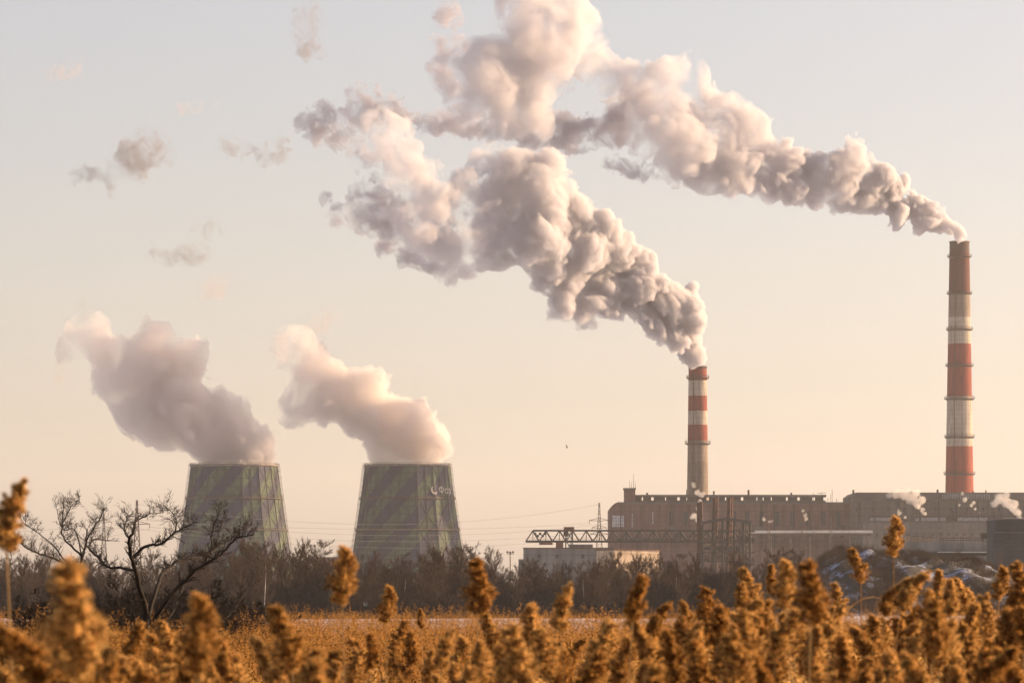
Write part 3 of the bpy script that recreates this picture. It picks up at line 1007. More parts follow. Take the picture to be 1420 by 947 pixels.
# ------------------------------------------------------------------ low buildings before the hall
D_LOW = 1300.0
low = thing("low_building", "low pale grey concrete building under the end of the gantry girder", "building", tuple(P(785, 830, D_LOW)))
low.location.z = 0
wall_box(726, 852, 760, D_LOW, 24).build("wall", M_LOWWALL, low)
wall_box(790, 822, 754.5, D_LOW + 4, 14, 8).build("roof_house", M_LOWWALL, low)
wall_box(719, 725.9, 775, D_LOW + 2, 10).build("side_shed", M_LOWWALL, low)
MB().box(((P(725.5, 0, D_LOW).x + P(852, 0, D_LOW).x) / 2, D_LOW + 12, P(0, 759.6, D_LOW).z), (P(852, 0, D_LOW).x - P(725.5, 0, D_LOW).x, 24.6, 0.3)).build("roof_coping", M_RUST, low)
for px in (745, 770, 806):
    window(low, px, px + 5, 768, 774, D_LOW, 2, 2, M_GLASS, M_LOWWALL, 0.15)
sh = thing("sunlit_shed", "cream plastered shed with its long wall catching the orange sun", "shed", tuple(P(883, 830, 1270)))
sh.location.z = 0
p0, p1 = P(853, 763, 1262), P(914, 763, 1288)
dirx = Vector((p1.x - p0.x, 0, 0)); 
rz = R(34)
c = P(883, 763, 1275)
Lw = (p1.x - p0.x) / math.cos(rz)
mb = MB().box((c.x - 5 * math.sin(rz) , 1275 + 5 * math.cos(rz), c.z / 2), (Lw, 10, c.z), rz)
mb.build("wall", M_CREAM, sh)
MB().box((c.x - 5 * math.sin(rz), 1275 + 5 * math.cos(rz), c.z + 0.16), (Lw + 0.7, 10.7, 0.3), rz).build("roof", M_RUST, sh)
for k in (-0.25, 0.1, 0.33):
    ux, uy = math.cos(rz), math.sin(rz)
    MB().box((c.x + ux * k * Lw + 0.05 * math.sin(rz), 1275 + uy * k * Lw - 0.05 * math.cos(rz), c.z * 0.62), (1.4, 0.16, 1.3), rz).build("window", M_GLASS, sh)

db = thing("block_house", "dark grey block building with one small slit window", "building", tuple(P(1410, 830, 900)))
db.location.z = 0
wall_box(1380, 1450, 720, 900, 16).build("wall", M_DARKWALL, db)
MB().box(((P(1379.3, 0, 900).x + P(1450.7, 0, 900).x) / 2, 908, P(0, 719.6, 900).z), (P(1450.7, 0, 900).x - P(1379.3, 0, 900).x, 16.5, 0.35)).build("roof_coping", M_ROOFING, db)
wall_box(1378.2, 1379.9, 732, 902, 6).build("buttress", M_DARKWALL, db)
window(db, 1391.5, 1400, 749.5, 755.5, 900, 2, 1, M_GLASS, M_GREYWALL, 0.14)
window(db, 1402, 1410, 749.5, 755.5, 900, 2, 1, M_GLASS, M_GREYWALL, 0.14)

wh = thing("flat_warehouse", "long flat roofed warehouse with pipe rails running along its roof", "building", tuple(P(1320, 830, 960)))
wh.location.z = 0
wall_box(1250, 1384, 751.5, 960, 18).build("wall", M_LOWWALL, wh)
MB().box(((P(1250, 0, 960).x + P(1384, 0, 960).x) / 2, 959.9, P(0, 768, 960).z), (P(1384, 0, 960).x - P(1250, 0, 960).x, 0.4, 0.9)).build("plinth_band", M_DARKWALL, wh)
MB().box(((P(1300, 0, 960).x + P(1384, 0, 960).x) / 2, 959.2, P(0, 765.4, 960).z), (P(1384, 0, 960).x - P(1300, 0, 960).x, 1.6, 0.25)).build("canopy", M_GALV, wh)
mb = MB()
for zo in (0.5, 1.1):
    mb.bar(P(1304, 751.3 - zo * 5, 962), P(1380, 750.6 - zo * 5, 962), 0.12)
for i in range(20):
    p = P(1304 + i * 4, 751.5, 962); mb.bar(p, p + Vector((0, 0, 1.15)), 0.12)
mb.build("roof_railing", M_DARK, wh)
for i, (px, w, hh) in enumerate(((1260, 5, 9), (1268, 4.5, 7.5), (1275, 4, 7.5), (1282, 4.2, 7), (1287.5, 3, 6), (1292, 3, 6.2))):
    sc = KPX * 964
    p = P(px, 751.5, 964)
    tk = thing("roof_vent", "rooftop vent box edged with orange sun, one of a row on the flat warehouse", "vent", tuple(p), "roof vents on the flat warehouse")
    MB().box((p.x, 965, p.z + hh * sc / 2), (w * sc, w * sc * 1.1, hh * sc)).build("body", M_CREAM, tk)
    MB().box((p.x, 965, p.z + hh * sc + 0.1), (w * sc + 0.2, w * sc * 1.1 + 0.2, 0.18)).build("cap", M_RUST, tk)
tk = thing("roof_tank", "rusty rectangular tank on stilts at the block house end of the warehouse roof", "tank", tuple(P(1369, 751, 966)))
a, b = P(1361, 739, 966), P(1378, 746.5, 966)
MB().box(((a.x + b.x) / 2, 966, (a.z + b.z) / 2), (b.x - a.x, 2.6, a.z - b.z)).build("body", M_STEEL, tk)
for px in (1363, 1376):
    for yy in (965.2, 966.8):
        MB().bar((P(px, 0, 966).x, yy, P(0, 751.5, 966).z), (P(px, 0, 966).x, yy, b.z), 0.16).build("leg", M_STEEL, tk)

MB().box((P(1387, 0, 900).x, 899.9, P(0, 775, 900).z), (1.4, 0.3, 2.6)).build("door", M_STEEL, db)
MB().box(((P(1380, 0, 900).x + P(1450, 0, 900).x) / 2, 899.92, P(0, 738, 900).z), (P(1450, 0, 900).x - P(1380, 0, 900).x, 0.25, 0.25)).build("string_course", M_GREYWALL, db)

ls = thing("flat_shed", "small flat brown shed low between the two cooling towers", "shed", tuple(P(456, 830, 1500)))
ls.location.z = 0
wall_box(438, 473, 773, 1500, 12).build("wall", M_BRICK, ls)
MB().box((P(455.5, 0, 1500).x, 1506, P(0, 772.6, 1500).z), (P(473.6, 0, 1500).x - P(437.4, 0, 1500).x, 12.6, 0.35)).build("roof", M_ROOFING, ls)

# ------------------------------------------------------------------ gantry crane, steel framework, pylons, mast
DC = 1480.0
cr = thing("gantry_crane", "long rusty lattice gantry crane girder standing before the power station", "crane", tuple(P(890, 830, DC)))
cr.location.z = 0
def girder(mb, x0, x1, y0, y1, d, bays, w):
    for dy in (-1.6, 1.6):
        a, b = P(x0 + 10, y0, d), P(x1 - 12, y0, d); e, f = P(x0, y1, d), P(x1, y1, d)
        for q in (a, b, e, f): q.y += dy
        mb.bar(a, b, w); mb.bar(e, f, w * 1.3)
        for i in range(bays):
            t0, t1 = i / bays, (i + 1) / bays
            u0, u1 = e.lerp(f, t0), e.lerp(f, t1)
            m_ = e.lerp(f, (t0 + t1) / 2); m_.z = a.z
            m_.x = min(max(m_.x, a.x), b.x)
            mb.bar(u0, m_, w * 0.8); mb.bar(m_, u1, w * 0.8)
            v_ = m_.copy(); v_.z = e.z
            mb.bar(m_, v_, w * 0.4)
    for i in range(bays + 1):
        p = P(x0 + (x1 - x0) * i / bays, y1, d)
        mb.bar(p + Vector((0, -1.6, 0)), p + Vector((0, 1.6, 0)), w * 0.6)
    # handrail
    a, b = P(x0 + 2, y1 - 3.5, d), P(x1 - 2, y1 - 3.5, d)
    for dy in (-2.1,):
        mb.bar(a + Vector((0, dy, 0)), b + Vector((0, dy, 0)), 0.1)
mb = MB(); girder(mb, 729, 1046, 735.5, 750.5, DC, 17, 0.55)
mb.build("lattice_girder", M_DARK, cr)
for px in (789, 1030):
    mb = MB()
    t_ = P(px, 733, DC)
    for dy in (-2.0, 2.0):
        for dx in (-1.1, 1.1):
            mb.bar((t_.x + dx * 1.6, DC + dy * 1.6, 0), (t_.x + dx, DC + dy, t_.z), 0.4)
    for i in range(7):
        z0, z1 = t_.z * i / 7, t_.z * (i + 1) / 7
        for dy in (-1.9, 1.9):
            mb.bar((t_.x - 1.3, DC + dy, z0), (t_.x + 1.3, DC + dy, z1), 0.22); mb.bar((t_.x + 1.3, DC + dy, z0), (t_.x - 1.3, DC + dy, z1), 0.22)
    mb.build("leg", M_DARK, cr)
mb = MB(); p = P(789, 733, DC); mb.box((p.x, DC, p.z), (4.0, 4.6, 1.4)); mb.box((p.x - 1.2, DC, p.z - 1.8), (1.8, 3, 2.2)); mb.build("trolley", M_RUST, cr)
mb = MB(); a = P(757, 755.5, DC); mb.box((a.x, DC, a.z + 0.6), (5.2, 2.6, 1.0)); b = P(776, 757, DC); mb.box((b.x, DC, b.z), (2.8, 2.6, 3.2)); mb.build("operator_cab", M_RUST, cr)
mb = MB()
for i in range(5):
    p = P(742 + i * 3.5, 740 + (i % 2) * 3, DC); mb.box((p.x, DC - 0.6, p.z), (1.0, 1.2, 0.9))
mb.build("winch", M_DARK, cr)

M_STACK = noisy('sooty_rust', (0.05, 0.02, 0.015), (0.09, 0.036, 0.025), 0.3, 0.8)
fw = thing("steel_framework", "rusty steel coal handling framework with a sloping canopy", "framework", tuple(P(1005, 830, DC - 20)))
fw.location.z = 0
DF = DC - 20
mb = MB()
cols = [(974, 722), (990, 724), (1002, 722), (1018, 721), (1031, 722), (1040, 723)]
for px, top in cols:
    for dy in (-3, 3):
        t_ = P(px, top, DF); mb.bar((t_.x, DF + dy, 0), (t_.x, DF + dy, t_.z), 0.55)
for py in (737, 752, 766, 778):
    for dy in (-3, 3):
        a, b = P(968, py, DF), P(1046, py - 0.5, DF); a.y += dy; b.y += dy; mb.bar(a, b, 0.4)
for (a_, b_) in zip(cols[:-1], cols[1:]):
    for y0, y1 in ((737, 752), (752, 766), (766, 778)):
        a, b = P(a_[0], y0, DF), P(b_[0], y1, DF); a.y -= 3; b.y -= 3; mb.bar(a, b, 0.24)
        if y0 == 752:
            a, b = P(a_[0], y1, DF), P(b_[0], y0, DF); a.y -= 3; b.y -= 3; mb.bar(a, b, 0.24)
mb.build("frame", M_DARK, fw)
mb = MB()
pr = [P(972, 724, DF), P(990, 720, DF), P(1008, 717.5, DF), P(1041, 722.5, DF)]
for a, b in zip(pr[:-1], pr[1:]):
    mb.add([(a.x, DF - 4, a.z), (b.x, DF - 4, b.z), (b.x, DF + 4, b.z), (a.x, DF + 4, a.z), (a.x, DF - 4, a.z - 1.0), (b.x, DF - 4, b.z - 1.0), (b.x, DF + 4, b.z - 1.0), (a.x, DF + 4, a.z - 1.0)],
           [(0, 1, 2, 3), (7, 6, 5, 4), (0, 4, 5, 1), (2, 6, 7, 3), (1, 5, 6, 2), (0, 3, 7, 4)])
mb.build("canopy", M_DARK, fw)
rr = random.Random(11)
for i in range(26):
    p = P(rr.uniform(964, 1042), rr.choice([745, 748, 760, 764, 772, 775, 782]), DF)
    MB().box((p.x, DF + rr.uniform(-2.5, 2.5), p.z), (rr.uniform(1.2, 4), rr.uniform(1, 3), rr.uniform(0.8, 2.0))).build("machinery", rr.choice([M_STEEL, M_DARK, M_DARK]), fw)
for px, bx, top, lab in ((970.5, 970, 695.5, "rusty twin vent stack at the girder end of the steel framework"), (992.5, 989, 689.5, "rusty twin vent stack in the middle of the steel framework"),
                         (1013, 1008.5, 688.5, "leaning rusty twin vent stack highest above the steel framework canopy")):
    st = thing("vent_stack", lab, "stack", tuple(P(bx, 830, DF + 6)))
    st.location.z = 0
    for dx in (-1.0, 1.0):
        a = P(bx + dx * 1.6, 790, DF + 6 + dx); b = P(px + dx * 1.5, top + (1.5 if dx < 0 else 0), DF + 6 + dx)
        a.z = 0
        mb = MB(); mb.tube([a, b], [0.85, 0.75], 10); mb.build("flue_pipe", M_STACK, st)
    mb = MB()
    for k in range(5):
        q = 0.35 + 0.13 * k
        a = P(bx, 790, DF + 5); a.z = 0; p = a.lerp(P(px, top, DF + 5), q); mb.box(p, (2.4, 2.2, 0.22))
    mb.build("bracing", M_DARK, st)

def pylon(px, top, base, d, label, arms, wbase=5.0):
    t_ = P(px, top, d); h = t_.z
    t = thing("power_pylon", label, "pylon", (t_.x, d, 0))
    mb = MB()
    hw = lambda z: 0.22 + (wbase / 2 - 0.22) * ((1 - z / h) ** 1.25)
    lv = [h * (1 - (1 - i / 11) ** 1.15) for i in range(12)]
    for i in range(11):
        z0, z1 = lv[i], lv[i + 1]
        for (sx, sy), (tx, ty) in zip(((-1, -1), (1, -1), (1, 1), (-1, 1)), ((1, -1), (1, 1), (-1, 1), (-1, -1))):
            a0, a1 = hw(z0), hw(z1)
            p0 = Vector((t_.x + sx * a0, d + sy * a0, z0)); p1 = Vector((t_.x + sx * a1, d + sy * a1, z1))
            q0 = Vector((t_.x + tx * a0, d + ty * a0, z0)); q1 = Vector((t_.x + tx * a1, d + ty * a1, z1))
            mb.bar(p0, p1, 0.26); mb.bar(p0, q1, 0.14); mb.bar(q0, p1, 0.14); mb.bar(p1, q1, 0.14)
    mb.build("lattice_mast", M_STEEL, t)
    for py, w in arms:
        z = EYE + (HORIZON - py) * KPX * d
        for sd in (-1, 1):
            mb = MB()
            tip = Vector((t_.x + sd * w, d, z + 0.2))
            for dy in (-0.5, 0.5):
                mb.bar((t_.x, d + dy, z), tip, 0.2); mb.bar((t_.x, d + dy, z + 1.3), tip, 0.16)
            mb.tube([tip, tip - Vector((0, 0, 1.5))], 0.12, 5)
            mb.build("cross_arm", M_STEEL, t)
    return t
pylon(831, 697, 790, 1700, "grey lattice power pylon rising behind the gantry girder", ((722, 4.4), (732, 3.2), (741, 4.0)), 6.5)
pylon(190, 693.5, 800, 1350, "dark lattice power pylon seen through the bare scrub tree branches", ((716, 3.6), (727, 4.4)), 5.0)
pylon(144, 712, 800, 1950, "faint distant lattice power pylon beside the thin scrub stems", ((724, 4.0), (733, 5.0)), 6.0)
pylon(722, 790, 800, 3000, "tiny distant pylon top beside the floodlight mast", ((793, 4.0),), 6.0) if False else None

def wire(a, b, sag, label, r=0.045):
    pts = []
    for i in range(25):
        t_ = i / 24
        p = a.lerp(b, t_); p.z -= sag * 4 * t_ * (1 - t_)
        pts.append(p)
    o = MB().tube(pts, r, 4).build("power_line", M_WIRE, origin=a)
    tag(o, label, "cable", "power lines between the pylons")
zt = lambda py, d: EYE + (HORIZON - py) * KPX * d
A = P(190, 700, 1350); Bp = P(831, 700, 1700)
WL = "thin power line from the scrub tree pylon to the gantry pylon"
for (ya, yb, dx, sg, lab) in ((699, 699, 0, 8, WL + ", topmost of them"), (719.5, 725.5, -3.6, 3.2, WL + ", second from top"), (719.5, 725.5, 3.6, 5.6, WL + ", third from top"),
                       (730.5, 735.5, 4.4, 5.0, WL + ", fourth from top"), (730.5, 744.5, -4.4, 6.0, WL + ", lowest of them")):
    wire(Vector((A.x + dx, 1350, zt(ya, 1350))), Vector((Bp.x + dx, 1700, zt(yb, 1700))), sg, lab)
C0 = P(-60, 736, 1200)
for (ya, y0, dx, lab) in ((719.5, 738, -3.6, "upper"), (730.5, 752, -4.4, "middle"), (733, 762, 4.4, "lower")):
    wire(Vector((A.x + dx, 1350, zt(ya, 1350))), Vector((C0.x, 1200, zt(y0, 1200))), 1.5, lab + " power line running from the scrub tree pylon out past the big blurred reed")

fm = thing("floodlight_mast", "thin floodlight mast sticking up between tower and low grey building", "mast", tuple(P(707.5, 830, 1400)))
fm.location.z = 0
p = P(707.5, 764, 1400)
MB().tube([(p.x, 1400, 0), p], [0.35, 0.14], 6).build("pole", M_STEEL, fm)
for dx in (-1.0, 0.0, 1.0):
    MB().box((p.x + dx, 1399.7, p.z - 0.5 + abs(dx) * 0.2), (0.75, 0.6, 0.6)).build("floodlight", M_DARK, fm)
MB().bar((p.x - 1.4, 1400, p.z - 0.95), (p.x + 1.4, 1400, p.z - 0.95), 0.2).build("crossbar", M_STEEL, fm)

# ------------------------------------------------------------------ birds
M_BIRD = noisy("dark_plumage", (0.03, 0.025, 0.022), (0.06, 0.05, 0.04), 8, 0.8)
def bird(px, py, d, span, label, rz=0.2, perched=False):
    c = P(px, py, d)
    mb = MB()
    L_ = span * 0.5
    body = [(-0.5, 0.02), (-0.38, 0.05), (-0.15, 0.1), (0.1, 0.12), (0.28, 0.09), (0.36, 0.075), (0.44, 0.06), (0.5, 0.012)]
    pts = [c + Vector((x * L_ * math.cos(rz), x * L_ * math.sin(rz), (0.05 if x > 0.3 else 0) * L_)) for x, r_ in body]
    mb.tube(pts, [r_ * L_ for x, r_ in body], 8)
    f = Vector((math.cos(rz), math.sin(rz), 0)); sdv = Vector((-math.sin(rz), math.cos(rz), 0))
    for sd in (-1, 1):
        if perched:
            a = c + sdv * sd * 0.1 * L_
            rows = [(a + f * 0.2 * L_ + Vector((0, 0, 0.08 * L_)), 0.1), (a - f * 0.2 * L_, 0.09), (a - f * 0.6 * L_, 0.02)]
            mb.tube([r_[0] for r_ in rows], [r_[1] * L_ for r_ in rows], 6)
        else:
            secs = [(0.0, 0.15, -0.2, 0.05), (0.35, 0.22, -0.2, 0.26 if sd > 0 else 0.12), (0.7, 0.12, -0.22, 0.36 if sd > 0 else 0.14), (1.0, -0.1, -0.2, 0.34 if sd > 0 else 0.08)]
            vs = []
            for q, fr, bk, up in secs:
                b0 = c + sdv * sd * q * span * 0.5 + f * sd * 0 + Vector((sd * q * span * 0.33, 0, up * span))
                for e in (fr, bk):
                    for th in (0.012, -0.012):
                        vs.append(b0 + f * e * L_ + Vector((0, 0, th * L_ * 2)))
            fs = []
            for i in range(3):
                a, b = i * 4, i * 4 + 4
                fs += [(a, a + 2, b + 2, b), (a + 1, b + 1, b + 3, a + 3), (a, b, b + 1, a + 1), (a + 2, a + 3, b + 3, b + 2)]
            fs.append((12, 14, 15, 13))
            mb.add(vs, fs)
    mb.add([c - f * 0.45 * L_ + Vector((0, 0, 0.02)), c - f * 0.85 * L_ + sdv * 0.14 * L_, c - f * 0.85 * L_ - sdv * 0.14 * L_, c - f * 0.45 * L_ - Vector((0, 0, 0.03))], [(0, 1, 2), (3, 2, 1), (0, 2, 3), (0, 3, 1)])
    o = mb.build("bird", M_BIRD, origin=c, smooth=False)
    tag(o, label, "bird")
bird(786, 620.5, 900, 1.9, "dark bird flying alone in the open sky beside the shorter chimney", 1.0)
bird(404, 752.5, 660, 0.55, "small dark bird perched in the treetops at the cooling tower foot, lower of two", 0.4, True)
bird(411, 748.5, 660, 0.55, "small dark bird perched in the treetops at the cooling tower foot, upper of two", 2.6, True)

#@@PLUMES
M_PLUME = smoke_mat("dense_steam", 0.62, 0.17, (15, 180), thr=(0.26, 0.41), soft=0.2, scale=0.05, detail=5, step=0.06, color=(0.79, 0.77, 0.80))
M_TOWERSTEAM = smoke_mat("soft_steam", 0.2, 0.06, (25, 140), thr=(0.28, 0.47), soft=0.17, scale=0.05, detail=5, step=0.07, color=(0.89, 0.835, 0.82))
M_WISP = smoke_mat("shaded_thin_vapour", 0.15, 0.15, (0, 100), thr=(0.44, 0.44), soft=0.22, scale=0.08, detail=6, rough=0.7, skin=0.003, step=0.1, color=(0.36, 0.34, 0.36))  # the wisps' shaded grey is put into a low scattering colour
M_SCRAP = smoke_mat("shaded_torn_smoke", 0.26, 0.22, (0, 100), thr=(0.40, 0.41), soft=0.2, scale=0.07, detail=6, rough=0.7, skin=0.003, step=0.1, color=(0.56, 0.54, 0.60))  # blue grey of plume shadow and backlight painted in as a low scattering colour
M_PUFF = smoke_mat("white_steam", 0.45, 0.14, (2, 22), thr=(0.05, 0.34), soft=0.16, scale=0.25, detail=6, skin=0.006, step=0.12, color=(0.87, 0.83, 0.80))


def plume(name, label, cat, blobs, d, mat, origin_px, **kw):
    V, Q = cloud_mesh(blobs, d, **kw)
    o = np_mesh(name, V, Q, mat, origin=P(origin_px[0], origin_px[1], d), smooth=True)
    return tag(o, label, cat)

tall_blobs = [(1330, 331, 12), (1327, 325, 13), (1322, 320, 13), (1310, 312, 16), (1296, 302, 20), (1280, 300, 22), (1266, 285, 24), (1245, 290, 24), (1240, 258, 24),
    (1215, 280, 22), (1222, 250, 22), (1195, 270, 28), (1182, 232, 28), (1185, 207, 18), (1165, 268, 26), (1150, 235, 30), (1130, 262, 28),
    (1115, 228, 26), (1095, 258, 30), (1080, 222, 30), (1068, 250, 32), (1050, 210, 34), (1040, 250, 28), (1040, 175, 30), (1015, 235, 36),
    (1010, 190, 40), (1000, 155, 32), (980, 225, 42), (970, 165, 42), (950, 118, 32), (942, 92, 22), (945, 200, 46), (922, 190, 42), (920, 145, 38), (915, 110, 26), (895, 200, 26), (890, 160, 24), (880, 180, 16), (935, 235, 24)]
plume("smoke_plume", "cream smoke plume streaming from the taller chimney", "smoke", tall_blobs, D_TALL, M_PLUME, (1330, 334),
      cell_px=1.7, amp=17, grow_=1.06, fpx=56, gain=0.6, seed=1, k_px=10, drift=0.45, mouth=1330)
top_blobs = [(765, 35, 48), (805, 60, 40), (735, 30, 36), (715, 60, 36), (670, 95, 36), (640, 95, 26), (690, 125, 36), (745, 100, 46), (735, 145, 30),
    (745, 170, 20), (655, 130, 24), (700, 160, 22), (830, 100, 24), (865, 108, 22), (770, -15, 40), (720, -10, 34), (890, 125, 20), (620, 100, 22), (615, 120, 16), (630, 140, 18), (650, 150, 18), (880, 100, 18), (850, 130, 18), (715, 175, 22)]
plume("smoke_cloud", "large cream and grey smoke cloud drifting off the top of the frame", "smoke", top_blobs, D_TALL, M_PLUME, (1330, 334),
      cell_px=2.0, amp=20, grow_=1.24, fpx=60, gain=0.6, seed=2, k_px=16, ragged=0.3, drift=0.45, mouth=1330)
short_blobs = [(967, 506, 13), (966, 501, 14), (965, 494, 15), (962, 492, 14), (956, 478, 20), (945, 470, 20), (955, 450, 22), (935, 455, 22), (950, 425, 26), (958, 402, 18), (930, 430, 28), (925, 405, 26),
    (905, 430, 28), (895, 408, 34), (878, 400, 36), (868, 375, 38), (850, 355, 40), (832, 330, 36), (835, 400, 38), (810, 425, 30), (780, 418, 28), (845, 428, 24),
    (800, 350, 46), (790, 300, 40), (768, 265, 36), (775, 380, 40), (745, 330, 46), (740, 280, 44), (715, 235, 36), (680, 225, 28), (700, 275, 40), (750, 235, 30),
    (700, 325, 42), (690, 350, 32), (655, 340, 34), (625, 345, 30), (660, 300, 38), (645, 255, 30), (630, 290, 30),
    (600, 290, 34), (575, 262, 36), (560, 225, 36), (545, 195, 32), (530, 185, 20), (590, 225, 20), (562, 300, 30), (585, 330, 30), (612, 330, 30), (520, 200, 20), (515, 165, 16), (540, 165, 20), (540, 250, 22), (545, 280, 24), (590, 350, 18), (640, 365, 18)]
plume("smoke_plume", "cream and dark grey smoke plume billowing from the shorter chimney", "smoke", short_blobs, D_SHORT, M_PLUME, (967, 507),
      cell_px=1.7, amp=20, grow_=1.08, fpx=62, gain=0.6, seed=3, k_px=9, drift=0.6, mouth=967)
left_blobs = [(290, 641, 9), (305, 643, 9), (320, 642, 9), (358, 642, 9), (112, 472, 24), (95, 490, 16), (125, 450, 22), (98, 455, 14), (210, 465, 24), (352, 622, 24), (325, 612, 32), (292, 618, 24), (275, 625, 14), (300, 582, 36), (270, 590, 36), (250, 560, 40), (225, 530, 44), (190, 512, 42), (258, 505, 28),
    (165, 500, 34), (150, 530, 26), (190, 570, 34), (212, 598, 24), (225, 612, 16), (135, 480, 24), (268, 485, 18), (330, 580, 18), (362, 640, 14), (336, 643, 9, -48), (344, 648, 7, -56), (366, 634, 11)]
plume("steam_plume", "mauve grey steam plume over the cooling tower behind the bare tree", "steam", left_blobs, D_LTOWER, M_TOWERSTEAM, (325, 645),
      cell_px=2.0, amp=17, grow_=1.16, gain=0.62, fpx=44, seed=4, k_px=14, ragged=0.25, drift=0.2, mouth=330)
right_blobs = [(528, 641, 9), (545, 643, 9), (604, 638, 10), (590, 644, 9), (565, 644, 10), (395, 475, 22), (420, 470, 20), (606, 626, 14), (598, 612, 26), (565, 615, 28), (528, 620, 20), (572, 585, 32), (540, 582, 36), (505, 582, 32), (505, 548, 34), (475, 548, 34), (448, 530, 34), (520, 525, 20),
    (430, 502, 30), (405, 490, 22), (422, 560, 28), (402, 580, 20), (450, 565, 24), (604, 634, 11), (580, 636, 12), (540, 638, 10)]
plume("steam_plume", "peach lit steam plume over the cooling tower with white lettering", "steam", right_blobs, D_RTOWER, M_TOWERSTEAM, (565, 645),
      cell_px=2.0, amp=16, grow_=1.12, gain=0.62, fpx=42, seed=5, k_px=14, ragged=0.25, drift=0.4, mouth=570)
# ------------------------------------------------------------------ steam puffs and drifting scraps of vapour
def puff(px, py, d, path, label, seed, mat=None, amp=3.6, fpx=11, cell=0.7, name="steam_puff", cat="steam", ragged=0.15, depth=1.0, k=3):
    path = [(a, b, r_ * 1.25) for a, b, r_ in path]
    V, Q = cloud_mesh(path, d, cell_px=cell, amp=amp, fpx=fpx, seed=seed, ragged=ragged, k_px=k, depth=depth)
    o = np_mesh(name, V, Q, mat or M_PUFF, origin=P(px, py, d), smooth=True)
    tag(o, label, cat)
puff(1284, 712, 1835, [(1283, 711, 2.2), (1279, 706, 3.4), (1273, 701, 4.2), (1268, 695, 5.5), (1278, 693, 5), (1262, 690, 6), (1253, 686, 6.5), (1270, 684, 5.5), (1243, 685, 6), (1234, 686, 4.5), (1260, 680, 4)],
     "largest white steam puff rising from the boiler hall wall by its first window row", 21)
puff(1358, 712, 1835, [(1357, 711, 1.8), (1352, 706, 2.8), (1347, 701, 3.2), (1350, 697, 2.6), (1338, 693, 3.6), (1331, 700, 2.2), (1335, 685, 2.2)], "thin white steam puff in front of the tall chimney foot", 22)
puff(1416, 718, 930, [(1415, 717, 3), (1411, 711, 5), (1404, 703, 6), (1396, 697, 6.5), (1408, 698, 5), (1386, 691, 6.5), (1379, 698, 5), (1395, 688, 5)], "bright white steam puff above the dark block building", 23)
puff(966, 732, 1800, [(966, 722, 2.5), (963, 714, 3.2), (959, 717, 2.6), (968, 706, 2.2), (971, 694, 3), (973, 686, 4), (967, 683, 4), (963, 674, 2.8), (962, 670, 2)], "small white steam puff climbing in front of the shorter chimney foot", 24)
puff(1118, 722, 1835, [(1118, 720, 2), (1117, 714, 2.8), (1114, 708, 2.4), (1112, 704, 1.8)], "tiny faint steam puff before the brick hall windows", 25)
puff(1250, 722, 1835, [(1255, 716, 2), (1248, 712, 2.4), (1246, 706, 2)], "tiny faint steam puff beneath the largest boiler hall puff", 26)
puff(1066, 722, 1835, [(1066, 723, 2.2), (1071, 722, 2.4), (1060, 721, 1.8)], "tiny flat steam puff low before the brick hall", 27)

def wisp(path, d, label, seed, amp=13, fpx=17, mat=None, ragged=0.9, k=8):
    path = [(a, b, r_ * (1.35 if mat else 1.75)) for a, b, r_ in path]
    c = path[len(path) // 2]
    V, Q = cloud_mesh(path, d, cell_px=1.4, amp=amp, fpx=fpx, seed=seed, ragged=ragged, k_px=k, depth=0.9, oct_=5, gain=0.66)
    if len(Q) == 0: return
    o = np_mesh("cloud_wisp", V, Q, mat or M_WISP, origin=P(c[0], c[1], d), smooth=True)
    tag(o, label, "cloud")
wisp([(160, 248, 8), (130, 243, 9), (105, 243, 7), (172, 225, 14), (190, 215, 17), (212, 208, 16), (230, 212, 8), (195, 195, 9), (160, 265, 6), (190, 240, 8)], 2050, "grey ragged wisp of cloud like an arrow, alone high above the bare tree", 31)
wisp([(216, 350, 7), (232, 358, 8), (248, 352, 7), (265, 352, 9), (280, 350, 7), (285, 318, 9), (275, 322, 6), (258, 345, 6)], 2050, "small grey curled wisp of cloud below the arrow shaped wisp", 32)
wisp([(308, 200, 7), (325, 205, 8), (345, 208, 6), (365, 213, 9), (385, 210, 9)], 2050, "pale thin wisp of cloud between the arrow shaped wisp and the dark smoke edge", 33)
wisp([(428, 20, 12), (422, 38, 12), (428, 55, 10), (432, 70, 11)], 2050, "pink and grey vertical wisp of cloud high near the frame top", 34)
M_PINKWISP = smoke_mat('sunlit_pink_vapour', 0.07, 0.07, (0, 100), thr=(0.43, 0.43), soft=0.25, scale=0.08, detail=6, rough=0.7, skin=0.003, step=0.1, color=(0.6, 0.5, 0.47))  # sunlit pink of these wisps is put into the scattering colour
wisp([(255, 152, 6), (272, 150, 9), (292, 150, 7)], 2050, "small pink flat wisp of cloud above the pale thin wisp", 35, mat=M_PINKWISP)
wisp([(85, 97, 10), (105, 93, 10), (68, 105, 7)], 2050, "faint pink wisp of cloud high above everything else on its side", 36, mat=M_PINKWISP)
wisp([(295, 398, 14), (310, 390, 10), (285, 405, 9)], 2050, "faint peach wisp of cloud above the mauve steam plume", 37, mat=M_PINKWISP)
wisp([(455, 440, 13), (445, 447, 12), (436, 455, 10)], 2050, "faint peach haze scrap above the peach lit steam plume", 38, mat=M_PINKWISP)
wisp([(85, 510, 8), (80, 525, 7), (88, 490, 8), (95, 460, 12), (120, 440, 14)], 1900, "thin torn edge of vapour trailing off the mauve steam plume", 39, mat=M_PINKWISP)
